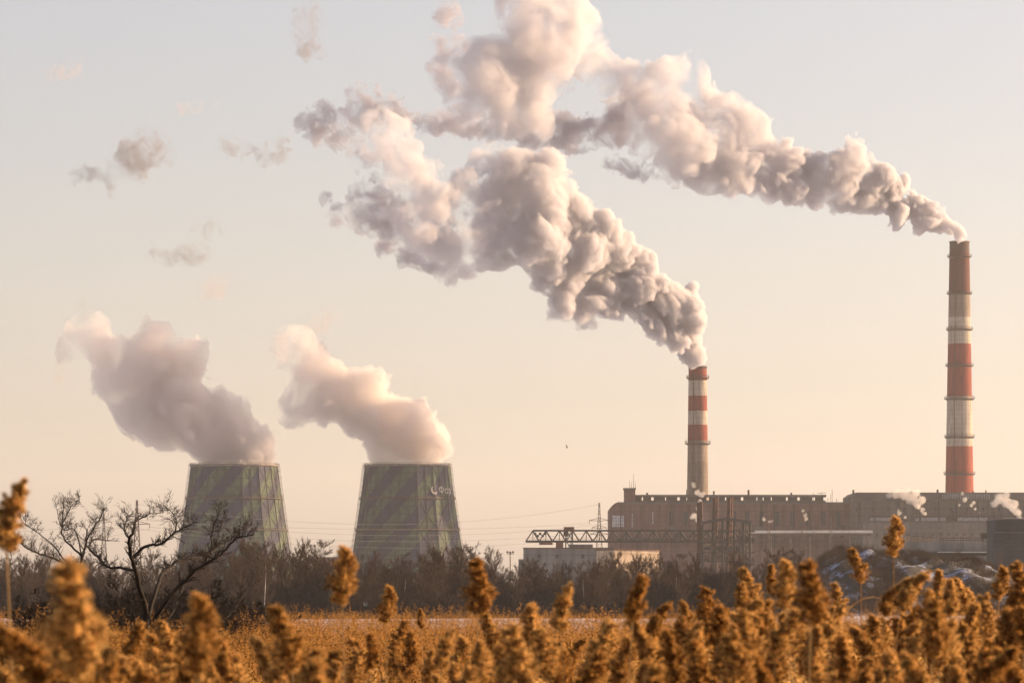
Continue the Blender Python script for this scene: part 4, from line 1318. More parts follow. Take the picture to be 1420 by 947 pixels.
wisp([(425, 168, 12), (440, 178, 14), (455, 165, 12), (475, 172, 14), (490, 150, 12), (500, 130, 12), (520, 142, 14), (460, 195, 9), (545, 150, 12), (480, 190, 12), (435, 190, 8), (560, 160, 12), (505, 165, 12), (495, 200, 12), (505, 225, 10), (485, 215, 8), (450, 150, 8)], 1980,
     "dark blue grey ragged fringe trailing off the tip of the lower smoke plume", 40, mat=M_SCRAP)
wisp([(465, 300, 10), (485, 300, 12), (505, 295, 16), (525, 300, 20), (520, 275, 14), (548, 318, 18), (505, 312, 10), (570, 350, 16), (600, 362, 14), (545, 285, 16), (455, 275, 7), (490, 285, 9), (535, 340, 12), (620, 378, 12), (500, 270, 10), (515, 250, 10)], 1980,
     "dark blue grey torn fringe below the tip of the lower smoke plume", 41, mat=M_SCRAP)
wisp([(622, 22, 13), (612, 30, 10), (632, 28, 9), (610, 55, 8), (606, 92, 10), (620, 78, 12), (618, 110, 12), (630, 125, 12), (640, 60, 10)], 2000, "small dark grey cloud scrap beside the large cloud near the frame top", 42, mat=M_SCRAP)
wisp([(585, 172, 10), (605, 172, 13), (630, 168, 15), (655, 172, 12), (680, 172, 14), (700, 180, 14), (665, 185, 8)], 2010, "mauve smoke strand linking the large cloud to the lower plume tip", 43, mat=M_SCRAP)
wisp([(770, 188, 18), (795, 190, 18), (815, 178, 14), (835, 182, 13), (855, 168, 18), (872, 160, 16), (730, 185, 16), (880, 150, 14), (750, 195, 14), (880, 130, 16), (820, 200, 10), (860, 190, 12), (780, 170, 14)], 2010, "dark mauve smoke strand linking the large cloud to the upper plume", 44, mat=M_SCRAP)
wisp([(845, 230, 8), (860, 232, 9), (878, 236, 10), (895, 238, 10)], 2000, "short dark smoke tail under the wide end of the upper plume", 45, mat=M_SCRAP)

# ------------------------------------------------------------------ bare trees
M_TWIG = noisy("brown_twigs", (0.033, 0.019, 0.012), (0.08, 0.043, 0.025), 0.6, 0.85)
M_BARK = noisy("dark_bark", (0.022, 0.016, 0.013), (0.042, 0.03, 0.023), 2.0, 0.9, bump=0.3)
M_BIRCH = noisy("birch_bark", (0.55, 0.5, 0.45), (0.75, 0.7, 0.65), 1.0, 0.8, lo=0.3, hi=0.5)
M_OLDBARK = noisy("scrub_bark", (0.008, 0.006, 0.005), (0.022, 0.013, 0.009), 6.0, 0.9, bump=0.4)

def grow(mb, p, dirv, length, rad_, lvl, rnd, maxlvl, spread, upw, sides, segs=4, droop=0.0, tmin=0.02):
    pts, rads = [p.copy()], [rad_]
    d_ = dirv.normalized()
    q = p.copy()
    for i in range(segs):
        d_ = (d_ + Vector((rnd.gauss(0, 0.13), rnd.gauss(0, 0.13), rnd.gauss(0, 0.1) + upw * 0.12 - droop * 0.1 * i))).normalized()
        q = q + d_ * length / segs
        pts.append(q.copy()); rads.append(rad_ * (1 - 0.62 * (i + 1) / segs))
    mb.tube(pts, rads, sides[min(lvl, len(sides) - 1)], cap=False)
    if lvl >= maxlvl:
        return
    n = {0: 13, 1: 8, 2: 6, 3: 3}.get(lvl, 3)
    for j in range(n):
        t_ = rnd.uniform(0.22 if lvl == 0 else 0.15, 1.0)
        k = min(segs - 1, int(t_ * segs)); fr = t_ * segs - k
        b = pts[k].lerp(pts[k + 1], fr)
        ax = (pts[k + 1] - pts[k]).normalized()
        side = Vector((rnd.gauss(0, 1), rnd.gauss(0, 1), rnd.gauss(0, 0.4)))
        side = (side - ax * side.dot(ax)).normalized()
        nd = (ax * rnd.uniform(0.5, 1.0) + side * spread * rnd.uniform(0.6, 1.2) + Vector((0, 0, upw * 0.4))).normalized()
        grow(mb, b, nd, length * rnd.uniform(0.36, 0.6) * (1.1 - 0.4 * t_), max(rads[k] * 0.6, tmin), lvl + 1, rnd, maxlvl, spread, upw, sides, 3, droop, tmin)

def tree_proto(name, label, cat, h, rnd, trunk_mat, multi=1, spread=0.75, upw=0.5, trunk_r=0.11, maxlvl=3, droop=0.0, crown_mat=None, tmin=0.014):
    t = thing(name, label, cat)
    tr = MB(); cr_ = MB()
    for m_ in range(multi):
        lean = Vector((rnd.gauss(0, 0.12 if multi == 1 else 0.3), rnd.gauss(0, 0.12 if multi == 1 else 0.3), 1)).normalized()
        hh = h * rnd.uniform(0.75, 1.0) if multi > 1 else h
        pts = [Vector((rnd.gauss(0, 0.3) * (multi > 1), rnd.gauss(0, 0.3) * (multi > 1), -0.3))]
        d_ = lean.copy()
        rads = [trunk_r]
        for i in range(6):
            d_ = (d_ + Vector((rnd.gauss(0, 0.08), rnd.gauss(0, 0.08), 0.05))).normalized()
            pts.append(pts[-1] + d_ * (hh * 0.93 / 6)); rads.append(trunk_r * (1 - 0.85 * (i + 1) / 6))
        tr.tube(pts, rads, 6, cap=False)
        nb = max(12, int(40 / multi))
        for j in range(nb):
            t_ = 0.14 + 0.86 * (j + rnd.random()) / nb
            k = min(5, int(t_ * 6)); b = pts[k].lerp(pts[k + 1], t_ * 6 - k)
            w = rnd.uniform(0, 2 * math.pi)
            nd = Vector((math.cos(w) * spread, math.sin(w) * spread, upw * rnd.uniform(0.6, 1.5))).normalized()
            L_ = hh * rnd.uniform(0.2, 0.34) * (1.15 - 0.65 * t_)
            grow(cr_, b, nd, L_, max(tmin, rads[k] * 0.45), 1, rnd, maxlvl, spread * 0.9, upw, (5, 4, 3, 3), 3, droop, tmin)
    tr.build("trunk", trunk_mat, t)
    cr_.build("crown", crown_mat or M_TWIG, t)
    return t

def crest_line(px):
    pts = [(-40, 768), (0, 764), (60, 772), (120, 778), (200, 778), (262, 772), (340, 760), (368, 750), (410, 758), (428, 752), (470, 772), (520, 778), (560, 775), (600, 764), (640, 768), (660, 765), (685, 766), (720, 782),
           (760, 786), (800, 782), (850, 768), (900, 780), (960, 778), (1000, 785), (1040, 770), (1075, 764), (1105, 772), (1135, 800), (1200, 812), (1300, 822), (1500, 820)]
    for (a, ya), (b, yb) in zip(pts, pts[1:]):
        if a <= px <= b:
            return ya + (yb - ya) * (px - a) / (b - a)
    return 790

TREE_GROUP = "bare brown trees of the dark winter tree line"
TREE_LABEL = "bare brown winter tree standing in the dark tree line before the plant"
rnd = random.Random(5)
protos = []
for i in range(7):
    protos.append((tree_proto("bare_tree", TREE_LABEL, "tree", 9.0, rnd, M_BARK, multi=(1, 2, 1, 3, 1, 2, 2)[i], spread=rnd.uniform(0.6, 0.95), upw=rnd.uniform(0.45, 0.85), trunk_r=0.1), 9.0))
for p_, _ in protos:
    p_["group"] = TREE_GROUP
used = set()
def place_tree(px, d, top_py, wide=1.0, which=None, label=None, group=None):
    i = rnd.randrange(len(protos)) if which is None else which
    root, hh = protos[i]
    o = root if i not in used else copy_tree(root)
    used.add(i)
    x = (px - 710) * KPX * d
    h = EYE + (HORIZON - top_py) * KPX * d
    h = max(h, 2.0)
    s_ = h / hh
    o.location = (x, d, 0)
    o.scale = (s_ * wide, s_ * wide, s_)
    o.rotation_euler = (0, 0, rnd.uniform(0, 6.28))
    if label:
        o["label"] = label
        if group: o["group"] = group
        elif "group" in o.keys(): del o["group"]
    return o
for row, (d, n, lo_, hi_) in enumerate(((700, 100, -8, 8), (664, 88, -2, 16), (630, 78, 8, 30))):
    for k in range(n):
        px = -30 + (1165 + 30) * (k + rnd.uniform(0.1, 0.9)) / n
        if row == 2 and 1080 < px: continue
        place_tree(px, d + rnd.uniform(-14, 14), crest_line(px) - 9 + rnd.uniform(lo_, hi_), rnd.uniform(0.8, 1.3))
# trees before and on the mound
for k in range(18):
    px = 1090 + 340 * (k + rnd.random()) / 18
    place_tree(px, 690 + rnd.uniform(-15, 15), 808 + rnd.uniform(0, 22) + (px - 1090) * 0.02, 1.3)
birch = tree_proto("birch_tree", "slender white barked birch at the foot of the half hidden cooling tower", "tree", 9.6, rnd, M_BIRCH, spread=0.6, upw=0.8, trunk_r=0.085)
birch.location = ((368 - 710) * KPX * 610, 610, 0)
for px, d, sc in ((458, 632, 0.85), (486, 645, 0.8), (655, 628, 0.9), (692, 640, 0.8), (810, 635, 0.75), (940, 630, 0.8), (30, 628, 0.85), (560, 640, 0.75)):
    o = copy_tree(birch); o.location = ((px - 710) * KPX * d, d, 0); o.scale = (sc, sc, sc); o.rotation_euler = (0, 0, rnd.uniform(0, 6.28))
    o["label"] = "thin pale trunked birch at the front of the dark tree line"; o["group"] = "birches of the dark tree line"
for px, d, top, w, lab in ((425, 680, 749, 1.5, "broad pale brown bare tree rising between the two cooling towers"), (603, 655, 763, 1.2, "dark bushy bare tree before the lettered cooling tower's middle"),
                           (664, 690, 757, 1.4, "spreading pale bare tree beside the lettered cooling tower's foot"), (852, 660, 768, 1.1, "dark bare tree crossing the sunlit shed's corner"),
                           (1072, 700, 762, 1.5, "rounded bare tree beside the steel framework near the snowy hill")):
    place_tree(px, d, top, w, label=lab)

BUSH_LABEL, BUSH_GROUP = "low dark bush tangled round the feet of the scrub trees", "bushes round the scrub trees"
bushes = [tree_proto("bush", BUSH_LABEL, "bush", 3.4, rnd, M_OLDBARK, multi=8, spread=0.9, upw=0.5, trunk_r=0.03, maxlvl=3, crown_mat=M_OLDBARK, tmin=0.008) for _ in range(3)]
for b_ in bushes: b_["group"] = BUSH_GROUP
for k in range(26):
    px = 50 + 300 * (k + 0.5) / 26 + rnd.uniform(-8, 8); d = 140 + rnd.uniform(-14, 22)
    o = bushes[k] if k < 3 else copy_tree(bushes[k % 3])
    h = EYE + (HORIZON - rnd.uniform(772, 826)) * KPX * d
    o.location = ((px - 710) * KPX * d, d, ground_height((px - 710) * KPX * d, d) - 0.1)
    o.scale = (h / 3.4 * 1.25, h / 3.4 * 1.25, h / 3.4); o.rotation_euler = (0, 0, rnd.uniform(0, 6.28))

# undergrowth: the mass of stems and twigs at the tree feet
def undergrowth():
    mb = MB()
    r_ = random.Random(9)
    V, F = [], []
    def blade(a, b, w):
        o = len(V)
        s_ = Vector((b.z - a.z, 0, -(b.x - a.x))); s_ = s_.normalized() * w if s_.length > 0 else Vector((w, 0, 0))
        V.extend([a - s_, a + s_, b + s_ * 0.4, b - s_ * 0.4]); F.append((o, o + 1, o + 2, o + 3))
    for k in range(36000):
        px = r_.uniform(-50, 1150)
        d = r_.uniform(622, 700)
        x = (px - 710) * KPX * d
        h = r_.uniform(1.8, 6.2) * (0.8 + 0.3 * math.sin(px * 0.021) + 0.25 * math.sin(px * 0.057 + 1)) * (1.0 if px < 1090 else 0.5)
        a = Vector((x, d, -0.1)); b = Vector((x + r_.gauss(0, 0.35), d + r_.gauss(0, 0.3), h * 0.6)); c = b + Vector((r_.gauss(0, 0.35), r_.gauss(0, 0.3), h * 0.4))
        blade(a, b, 0.06); blade(b, c, 0.04)
        for j in range(4):
            q = a.lerp(b, r_.uniform(0.2, 1)) if r_.random() < 0.5 else b.lerp(c, r_.random())
            blade(q, q + Vector((r_.gauss(0, 0.6), r_.gauss(0, 0.5), r_.uniform(0.2, 1.0))), 0.03)
    o = np_mesh("undergrowth", np.array([tuple(v) for v in V]), np.array(F), M_BARK)
    tag(o, "dense brown brush filling the foot of the tree line", None, kind="stuff")
undergrowth()

M_WEED = noisy("dry_weed_stems", (0.07, 0.043, 0.027), (0.16, 0.098, 0.055), 0.3, 0.9)
def mound_scrub():
    """dry weeds and twiggy scrub on the snowy hill"""
    r_ = random.Random(19)
    V, F = [], []
    k = 0
    while k < 21000:
        px = r_.uniform(1095, 1460)
        d = r_.uniform(715, 775)
        x = (px - 710) * KPX * d
        z = mound_height(x, d)
        if z < 0.2: continue
        n_ = float(perlin(np.array([[x * 0.09, d * 0.09, 3.3]]))[0])
        if n_ < -0.12 + 0.3 * r_.random() - (0.12 if d > 748 else 0): 
            k += 0.25; continue
        k += 1
        h = r_.uniform(0.4, 1.5) * (1.6 if r_.random() < 0.08 else 1)
        for j in range(5):
            a = Vector((x, d, z - 0.3)); b = a + Vector((r_.gauss(0, 0.5), r_.gauss(0, 0.4), h * r_.uniform(0.6, 1.1) + 0.3))
            o = len(V); w = 0.026
            V.extend([a - Vector((w, 0, 0)), a + Vector((w, 0, 0)), b]); F.append((o, o + 1, o + 2))
    o = np_mesh("dry_weeds", np.array([tuple(v) for v in V]), np.array(F), M_WEED)
    tag(o, "dry brown weeds and scrub scattered over the snowy hill", None, kind="stuff")
mound_scrub()

# the gnarled scrub tree standing in the reeds
def scrub_tree(label, d, limbs, seed, base_r):
    r_ = random.Random(seed)
    def q(pt, dz):  # zoomed photo coordinates
        return P(pt[0], pt[1], d + dz)
    b0 = limbs[0][0][0]
    root = P(b0[0], b0[1], d); gz = ground_height(root.x, d)
    t = thing("scrub_tree", label, "tree", (root.x, d, gz))
    tr, cr_ = MB(), MB()
    s_ = KPX * d
    for li, (path, r0, r1, dzs) in enumerate(limbs):
        pts = []
        n = len(path)
        for i in range(n):
            p = q(path[i], dzs * (i / max(1, n - 1)))
            if li == 0 and i == 0: p.z = gz - 0.2
            pts.append(p)
        # smooth and add kinks
        fine, rad_ = [], []
        for i in range(n - 1):
            for k in range(4):
                u = k / 4
                p0, p1, p2, p3 = pts[max(0, i - 1)], pts[i], pts[i + 1], pts[min(n - 1, i + 2)]
                c = 0.5 * ((2 * p1) + (p2 - p0) * u + (2 * p0 - 5 * p1 + 4 * p2 - p3) * u * u + (3 * p1 - p0 - 3 * p2 + p3) * u ** 3)
                fine.append(c + Vector((r_.gauss(0, 0.6), r_.gauss(0, 0.8), r_.gauss(0, 0.6))) * s_ * (0 if i == 0 and k == 0 else 1))
                g = (i + u) / (n - 1); rad_.append((r0 + (r1 - r0) * g) * s_ * 1.0)
        fine.append(pts[-1]); rad_.append(r1 * s_)
        (tr if li == 0 else cr_).tube(fine, rad_, 7)
        m_ = len(fine)
        ntw = int(m_ * (0.8 if li == 0 else 1.9))
        for j in range(ntw):
            k = r_.randrange(max(1, m_ // 4), m_)
            ax = (fine[min(k, m_ - 1)] - fine[k - 1]).normalized()
            side = Vector((r_.gauss(0, 1), r_.gauss(0, 1), r_.gauss(0.5, 0.8))).normalized()
            nd = (ax * 0.6 + side * 0.9 + Vector((0, 0, 0.25))).normalized()
            grow(cr_, fine[k], nd, r_.uniform(9, 24) * s_, max(0.32, rad_[k] / s_ * 0.4) * s_, 2, r_, 4, 0.8, 0.35, (5, 5, 4, 3, 3), 3, 0.0, 0.2 * s_)
    tr.build("trunk", M_OLDBARK, t, smooth=True)
    cr_.build("crown", M_OLDBARK, t, smooth=True)
    return t
Z = lambda u, v: (u / 2.896, 620 + v / 2.896)
main_limbs = [
    ([Z(590, 760), Z(585, 660), Z(568, 590), Z(545, 500), Z(530, 440), Z(520, 370), Z(535, 345)], 4.6, 1.8, -3),
    ([Z(548, 500), Z(500, 485), Z(430, 478), Z(390, 440), Z(355, 405), Z(380, 370), Z(440, 375)], 2.4, 0.8, 6),
    ([Z(535, 445), Z(580, 400), Z(650, 385), Z(700, 345), Z(735, 325), Z(790, 300)], 2.4, 0.7, -6),
    ([Z(535, 345), Z(545, 300), Z(600, 268), Z(655, 263)], 1.5, 0.6, 5),
    ([Z(520, 370), Z(500, 335), Z(505, 300), Z(535, 260)], 1.3, 0.5, 5),
    ([Z(595, 690), Z(630, 560), Z(660, 500), Z(720, 455), Z(800, 438), Z(870, 400), Z(935, 362), Z(990, 312)], 3.0, 0.7, 8),
    ([Z(600, 720), Z(680, 600), Z(740, 540), Z(790, 490), Z(850, 455), Z(900, 420), Z(950, 365), Z(1020, 350)], 3.2, 0.7, -8),
    ([Z(870, 400), Z(880, 340), Z(900, 275)], 1.2, 0.4, 4),
    ([Z(845, 430), Z(850, 380), Z(860, 310), Z(880, 260)], 1.2, 0.4, -4),
    ([Z(740, 540), Z(720, 590), Z(700, 650), Z(650, 730)], 2.0, 0.8, -5),
    ([Z(700, 345), Z(710, 300), Z(690, 260), Z(655, 235)], 1.0, 0.4, 4),
    ([Z(600, 720), Z(820, 720), Z(880, 700), Z(940, 650), Z(1000, 560)], 2.2, 0.7, 6),
]
scrub_tree("gnarled black leafless scrub tree spreading over the reeds before a cooling tower", 120, main_limbs, 3, 4.6)
left_limbs = [
    ([Z(310, 800), Z(318, 640), Z(325, 520), Z(330, 440), Z(345, 380), Z(350, 330)], 3.4, 1.0, 3),
    ([Z(326, 500), Z(270, 470), Z(200, 440), Z(150, 425), Z(100, 400), Z(48, 352)], 2.2, 0.6, -5),
    ([Z(330, 440), Z(290, 400), Z(255, 360), Z(250, 300), Z(255, 235)], 1.7, 0.5, 5),
    ([Z(255, 300), Z(285, 240), Z(320, 205)], 0.9, 0.4, 2),
    ([Z(345, 380), Z(380, 320), Z(400, 290), Z(420, 250)], 1.3, 0.4, -3),
    ([Z(270, 470), Z(220, 400), Z(160, 350), Z(90, 300)], 1.2, 0.4, 4),
    ([Z(330, 440), Z(300, 330), Z(250, 330), Z(230, 250)], 1.1, 0.4, 4),
]
scrub_tree("smaller leafless scrub tree with upright twigs behind the big blurred reed head", 135, left_limbs, 8, 3.4)

# ------------------------------------------------------------------ reeds
def reed_mat(name, c1, c2, tl=0.32):
    m, N, L, out = new_mat(name)
    tc = N.new("ShaderNodeTexCoord")
    oi = N.new("ShaderNodeObjectInfo")
    nz = N.new("ShaderNodeTexNoise"); nz.inputs["Scale"].default_value = 28; nz.inputs["Detail"].default_value = 3
    L.new(tc.outputs["Object"], nz.inputs["Vector"])
    ad = N.new("ShaderNodeMath"); ad.operation = 'MULTIPLY_ADD'; ad.inputs[1].default_value = 0.5; 
    L.new(oi.outputs["Random"], ad.inputs[0]); L.new(nz.outputs[0], ad.inputs[2])
    r = ramp(N, [(0.45, c1), (1.0, c2)])
    L.new(ad.outputs[0], r.inputs[0])
    b = N.new("ShaderNodeBsdfDiffuse"); t = N.new("ShaderNodeBsdfTranslucent")
    L.new(r.outputs[0], b.inputs["Color"]); L.new(r.outputs[0], t.inputs["Color"])
    mx = N.new("ShaderNodeMixShader"); mx.inputs[0].default_value = tl
    L.new(b.outputs[0], mx.inputs[1]); L.new(t.outputs[0], mx.inputs[2]); L.new(mx.outputs[0], out.inputs["Surface"])
    return m
M_PANICLE = reed_mat("feathery_seed_head", (0.55, 0.26, 0.065), (0.93, 0.58, 0.21), 0.5)
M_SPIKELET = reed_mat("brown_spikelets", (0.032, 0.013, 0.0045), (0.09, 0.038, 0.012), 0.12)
M_STALK = reed_mat("dry_reed_stalk", (0.36, 0.22, 0.09), (0.52, 0.35, 0.16))
M_REEDLEAF = reed_mat("dry_reed_leaf", (0.33, 0.19, 0.08), (0.5, 0.32, 0.14))

def panicle_arrays(r_, L_=0.24, R_=0.055, nodes=12, per=11, hairs=84, lean=0.0):
    """feathery seed head: whorls of arching branchlets along a nodding axis, each set with brown spikelets and long pale silk"""
    V, F, MI = [], [], []
    def axis(t_):
        return np.array([lean * L_ * 0.45 * t_ ** 1.8, 0, L_ * (t_ - 0.12 * abs(lean) * t_ ** 2)])
    for i in range(nodes):
        t0 = 0.02 + 0.80 * i / (nodes - 1)
        prof = 0.66 + 0.34 * math.sin(math.pi * min(1, 0.2 + t0 * 0.9)) - 0.62 * max(0.0, t0 - 0.3)
        sway = r_.uniform(0, 6.28)
        for b in range(per):
            w = (i * 2.399 + b * 6.283 / per + r_.gauss(0, 0.35)) if b % 2 else sway + r_.gauss(0, 0.6)
            out_ = np.array([math.cos(w), math.sin(w), 0.0])
            Rb = R_ * prof * r_.uniform(0.3, 1.1)
            Lb = L_ * (0.34 - 0.16 * t0) * r_.uniform(0.7, 1.15)
            dr_ = r_.uniform(0.35, 1.25)
            base = axis(t0)
            u = np.array([0.12 + 0.88 * r_.random() ** 0.75 for _ in range(hairs)])
            pos = base[None] + out_[None] * (Rb * u ** 0.8)[:, None] + np.array([0, 0, 1.0])[None] * (Lb * (0.95 * u - 0.6 * dr_ * u * u))[:, None] + (axis(min(1, t0 + 0.2)) - axis(t0))[None] * np.array([1.0, 1.0, 0.0])[None] * u[:, None]
            tan = out_[None] * (0.8 * Rb * np.maximum(u, 0.1) ** -0.2)[:, None] + np.array([0, 0, 1.0])[None] * (Lb * (0.95 - 1.2 * dr_ * u))[:, None]
            tan /= np.linalg.norm(tan, axis=1)[:, None]
            jit = np.array([[r_.gauss(0, 1) for _ in range(3)] for _ in range(hairs)])
            jit /= np.maximum(np.linalg.norm(jit, axis=1), 1e-6)[:, None]
            pos = pos + jit * 0.0032
            dv = tan * 0.75 + jit * 0.85
            dv /= np.linalg.norm(dv, axis=1)[:, None]
            sv = np.cross(dv, np.array([[r_.gauss(0, 1) for _ in range(3)] for _ in range(hairs)]))
            sv /= np.maximum(np.linalg.norm(sv, axis=1), 1e-6)[:, None]
            for k in range(hairs):
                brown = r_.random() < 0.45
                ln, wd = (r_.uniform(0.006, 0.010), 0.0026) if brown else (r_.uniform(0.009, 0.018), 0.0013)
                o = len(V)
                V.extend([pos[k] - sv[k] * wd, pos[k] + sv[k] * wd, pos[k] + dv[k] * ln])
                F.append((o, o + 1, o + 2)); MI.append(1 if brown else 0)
    return np.array(V), np.array(F), MI

def reed_proto(r_, H_=2.3, lean=0.0, scale=1.0, fat=1.0):
    t = thing("reed", "", "reed")
    hd = 0.235 * scale
    mb = MB()
    bend = r_.uniform(-0.06, 0.06)
    pts = [Vector((bend * (1 - (1 - k / 8)) ** 2, 0, -H_ - hd + H_ * k / 8)) for k in range(9)]
    top = pts[-1].copy()
    pts = [p - Vector((top.x, 0, 0)) for p in pts]
    mb.tube(pts + [Vector((0, 0, -hd + hd * 0.35))], [0.0042 - 0.0002 * k for k in range(9)] + [0.0015], 5)
    mb.build("stalk", M_STALK, t)
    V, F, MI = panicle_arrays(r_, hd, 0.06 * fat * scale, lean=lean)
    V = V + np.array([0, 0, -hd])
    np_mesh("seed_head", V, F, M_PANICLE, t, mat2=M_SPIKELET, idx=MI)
    for k in range(2):
        mb = MB()
        z0 = -hd - r_.uniform(0.25, 0.9)
        w = r_.uniform(0, 6.28); L_ = r_.uniform(0.3, 0.55)
        vs, fs = [], []
        for i in range(8):
            u = i / 7
            p = Vector((math.cos(w) * L_ * u, math.sin(w) * L_ * u, z0 + 0.32 * u - 0.55 * u * u))
            hw = 0.008 * math.sin(math.pi * min(1, 0.15 + 0.85 * u)) + 0.0008
            s_ = Vector((-math.sin(w), math.cos(w), 0.3)) * hw
            vs += [p - s_, p + s_]
        for i in range(7): fs.append((2 * i, 2 * i + 1, 2 * i + 3, 2 * i + 2))
        mb.add(vs, fs).build("leaf", M_REEDLEAF, t)
    return t
rr = random.Random(21)
REED_GROUP = "golden seed headed reeds crowding the near bank"
REED_LABEL = "golden brown reed with a fluffy seed head in the crowded near bank"
reed_protos = [reed_proto(rr, lean=l, scale=s_, fat=f_) for l, s_, f_ in ((0.1, 1.0, 1.0), (0.5, 1.0, 0.9), (-0.6, 1.05, 1.05), (0.9, 0.95, 0.85), (-0.2, 1.1, 1.15), (0.3, 0.9, 0.75), (-1.0, 1.0, 0.9), (0.0, 1.0, 0.7))]
reed_used = set()
def place_reed(px, top, hpx, which=None, label=None, tilt=None, rot=None):
    """a seed head whose tip shows at (px, top) and whose length shows as hpx"""
    i = rr.randrange(len(reed_protos)) if which is None else which
    root = reed_protos[i]
    o = root if i not in reed_used else copy_tree(root)
    reed_used.add(i)
    size = rr.uniform(0.9, 1.12)
    d = 0.235 * size / (hpx * 1.1 * KPX)
    p = P(px, top, d)
    o.location = p
    o.scale = (size, size, size)
    o.rotation_euler = (0, R(tilt if tilt is not None else rr.gauss(0, 5)), rot if rot is not None else rr.choice([0, math.pi]) + rr.gauss(0, 0.6))
    o["label"] = label or REED_LABEL
    if label:
        if "group" in o.keys(): del o["group"]
    else:
        o["group"] = REED_GROUP
    return d
# the ones that stand out
special = [
    (110, 768, 150, 4, "biggest and most blurred reed head, brown, standing before the scrub trees", 3),
    (2, 662, 100, 1, "blurred orange reed head cut off by the frame edge high on its own", -4),
    (475, 755, 80, 0, "dark brown reed head standing clear before the lettered cooling tower", 0),
    (538, 810, 52, 0, "rounded reed head beside the tall clear one before the cooling tower", 2),
    (668, 770, 72, 4, "tall reed head rising just past the lettered cooling tower's foot", 3),
    (770, 808, 66, 1, "pointed golden reed head below the flying bird", -6),
    (1240, 714, 55, 0, "highest reed head, alone on a long thin stalk before the grey hall", 1),
    (1196, 756, 48, 2, "reed head topping a small clump next to the highest reed", 2),
    (1128, 772, 84, 4, "stout reed head standing before the dark rock face of the snowy hill", 2),
    (1086, 774, 68, 0, "slimmer reed head standing close beside the stout one", -3),
    (272, 820, 110, 0, "large blurred golden reed head below the scrub tree's trunk", -3),
    (882, 792, 74, 5, "slender reed head pointing up beneath the sunlit shed", 4),
    (1046, 782, 52, 2, "reed head with a hooked tip below the steel framework", 0),
    (42, 838, 115, 6, "blurred curling reed head low beside the biggest one", -10),
    (410, 832, 90, 2, "shaggy reed head low below the half hidden cooling tower", 2),
    (1302, 787, 56, 7, "narrow upright reed head below the flat warehouse", 0),
    (1258, 780, 70, 3, "nodding reed head just below the highest reed", 8),
]
for px, top, hp, w, lab, tl in special:
    place_reed(px, top, hp, w, lab, tl, 0)
crowd = [(982, 810, 60, 4), (1030, 805, 50, 0), (1070, 780, 42, 7), (905, 828, 56, 3), (740, 834, 62, 0), (1035, 840, 74, 4), (1170, 805, 46, 2), (1232, 790, 62, 6), (1287, 815, 56, 0), (1337, 795, 52, 2),
         (1390, 783, 47, 0), (1415, 775, 62, 4), (1322, 800, 60, 5), (1315, 875, 78, 6), (1150, 835, 62, 1), (1200, 862, 52, 0), (718, 860, 92, 4), (830, 855, 62, 2), (183, 858, 58, 2), (207, 877, 62, 0), (307, 872, 54, 4),
         (331, 903, 60, 0), (373, 882, 62, 3), (148, 900, 64, 6), (690, 845, 56, 2), (572, 872, 48, 0), (523, 875, 56, 5), (551, 855, 44, 2), (583, 842, 28, 7), (611, 870, 56, 1), (493, 895, 58, 4), (675, 900, 62, 0),
         (955, 830, 54, 1), (1000, 850, 60, 2), (1100, 840, 66, 0), (1120, 870, 60, 4), (1260, 850, 64, 2), (1370, 820, 58, 4), (1400, 840, 70, 0), (1225, 880, 60, 1), (870, 880, 70, 0), (780, 890, 66, 2), (640, 880, 58, 0), (60, 890, 80, 0),
         (235, 905, 66, 1), (440, 900, 60, 2), (10, 880, 80, 4), (1065, 890, 72, 1), (930, 890, 70, 4), (1180, 900, 70, 0), (1350, 890, 76, 2)]
for px, top, hp, w in crowd:
    place_reed(px, top, hp, w)
def reed_crest(px):
    pts = [(-20, 850), (40, 838), (100, 880), (160, 862), (220, 850), (280, 850), (340, 880), (400, 840), (450, 880), (520, 850), (600, 880), (650, 860), (700, 862), (760, 850), (830, 855), (880, 830), (930, 850), (960, 815), (1000, 800),
           (1050, 790), (1100, 790), (1150, 800), (1200, 788), (1250, 785), (1320, 790), (1380, 785), (1440, 778)]
    for (a, ya), (b, yb) in zip(pts, pts[1:]):
        if a <= px <= b:
            return ya + (yb - ya) * (px - a) / (b - a)
    return 840
N_REED = 165
for k in range(N_REED):
    px = rr.uniform(-20, 1440) if rr.random() < 0.68 else rr.uniform(880, 1440)
    c = reed_crest(px)
    u = 0.25 + 0.75 * rr.random()
    top = c + (940 - c) * u ** 1.1 + rr.uniform(-22, 10)
    hp = rr.uniform(44, 66) + 40 * u * rr.random() + (22 * rr.random() if px < 450 else 0)
    place_reed(px, top, hp)

def scatter_templates(name, label, templates, pos, mat, mat2):
    Vs, Fs, o = [], [], 0
    for (x, y, z, s_, a, ti) in pos:
        V, F = templates[ti]
        ca, sa = math.cos(a), math.sin(a)
        W = np.empty_like(V)
        W[:, 0] = x + (V[:, 0] * ca - V[:, 1] * sa) * s_
        W[:, 1] = y + (V[:, 0] * sa + V[:, 1] * ca) * s_
        W[:, 2] = z + V[:, 2] * s_
        Vs.append(W); Fs.append(F + o); o += len(V)
    Fs = np.concatenate(Fs)
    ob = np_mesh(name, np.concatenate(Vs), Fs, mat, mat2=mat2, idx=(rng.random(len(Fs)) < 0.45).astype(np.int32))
    tag(ob, label, None, kind="stuff")
    return ob

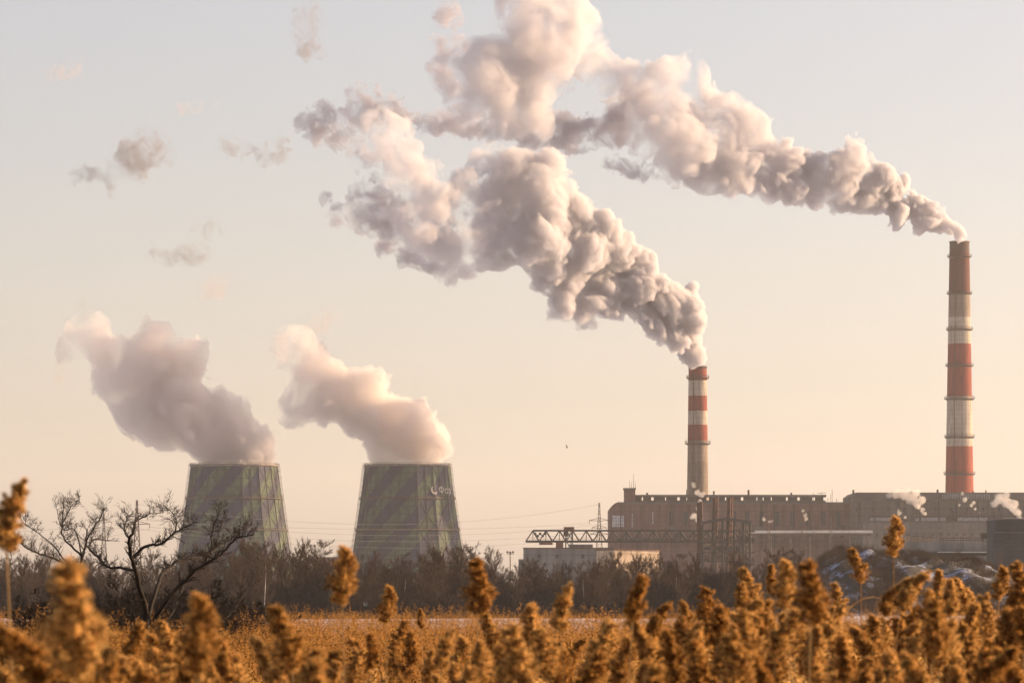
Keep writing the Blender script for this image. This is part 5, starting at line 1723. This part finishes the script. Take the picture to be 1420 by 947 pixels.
def small_reed(r_, heads=4, hairs=60, leaf=5, H_=2.0, hl=0.24):
    V, F = [], []
    def tri(a, b, c):
        o = len(V); V.extend([a, b, c]); F.append((o, o + 1, o + 2))
    for h in range(heads):
        bx, by = r_.gauss(0, 0.16), r_.gauss(0, 0.16)
        tx, ty = bx + r_.gauss(0, 0.14), by + r_.gauss(0, 0.14)
        H = H_ * r_.uniform(0.82, 1.08)
        tri((bx - 0.004, by, 0), (bx + 0.004, by, 0), (tx, ty, H))
        tri((bx, by - 0.004, 0), (bx, by + 0.004, 0), (tx, ty, H))
        lx, ly = r_.gauss(0, 0.05), r_.gauss(0, 0.05)
        for k in range(hairs):
            u = r_.random()
            pr = 0.042 * math.sin(math.pi * (0.1 + 0.88 * u)) ** 0.8
            w = r_.uniform(0, 6.28); q = pr * r_.uniform(0.3, 1.0)
            c = np.array([tx + lx * u * u + math.cos(w) * q, ty + ly * u * u + math.sin(w) * q, H - 0.05 + hl * u])
            dv = np.array([math.cos(w) + r_.gauss(0, 0.6), math.sin(w) + r_.gauss(0, 0.6), r_.gauss(0.2, 0.7)]) * 0.022
            sv = np.array([r_.gauss(0, 1), r_.gauss(0, 1), r_.gauss(0, 1)]); sv = sv / np.linalg.norm(sv) * 0.006
            tri(tuple(c - sv), tuple(c + sv), tuple(c + dv))
        for k in range(leaf):
            z = H * r_.uniform(0.3, 0.85); w = r_.uniform(0, 6.28); L_ = r_.uniform(0.2, 0.45)
            u = z / H; cx, cy_ = bx + (tx - bx) * u, by + (ty - by) * u
            p1 = (cx + math.cos(w) * L_ * 0.6, cy_ + math.sin(w) * L_ * 0.6, z + 0.14); p2 = (cx + math.cos(w) * L_, cy_ + math.sin(w) * L_, z - r_.uniform(0, 0.2))
            n = (-math.sin(w) * 0.009, math.cos(w) * 0.009)
            tri((cx, cy_, z), (p1[0] - n[0], p1[1] - n[1], p1[2]), (p1[0] + n[0], p1[1] + n[1], p1[2])); tri((p1[0] - n[0], p1[1] - n[1], p1[2]), (p1[0] + n[0], p1[1] + n[1], p1[2]), p2)
    return np.array(V), np.array(F)
r_ = random.Random(31)
far_t = [small_reed(r_, 4, 40, 3, 2.2, 0.27) for _ in range(8)]
pos = []
for k in range(15500):
    d = 64 + (232 - 64) * r_.random() ** 0.95
    if r_.random() < 0.12: d = r_.uniform(215, 252)
    half = d * 0.14 + 9
    x = r_.uniform(-half, half)
    sc = r_.uniform(0.86, 1.04)
    if r_.random() < 0.08: sc *= 1.18
    pos.append((x, d, ground_height(x, d) * 0.3 - 0.05, sc, r_.uniform(0, 6.28), r_.randrange(8)))
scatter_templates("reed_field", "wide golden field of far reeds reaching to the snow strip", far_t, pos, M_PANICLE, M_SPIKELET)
near_t = [small_reed(r_, 2, 120, 10, 2.0, 0.24) for _ in range(8)]
pos = []
for k in range(1250):
    d = r_.uniform(19, 62)
    half = d * 0.14 + 2.5
    x = r_.uniform(-half, half)
    px = x / (KPX * d) + 710
    want = reed_crest(min(1435, max(-15, px))) + 74 + 70 * r_.random()
    zt_ = EYE + (HORIZON - want) * KPX * d
    sc = r_.uniform(0.95, 1.1)
    pos.append((x, d, zt_ - 2.2 * sc, sc, r_.uniform(0, 6.28), r_.randrange(8)))
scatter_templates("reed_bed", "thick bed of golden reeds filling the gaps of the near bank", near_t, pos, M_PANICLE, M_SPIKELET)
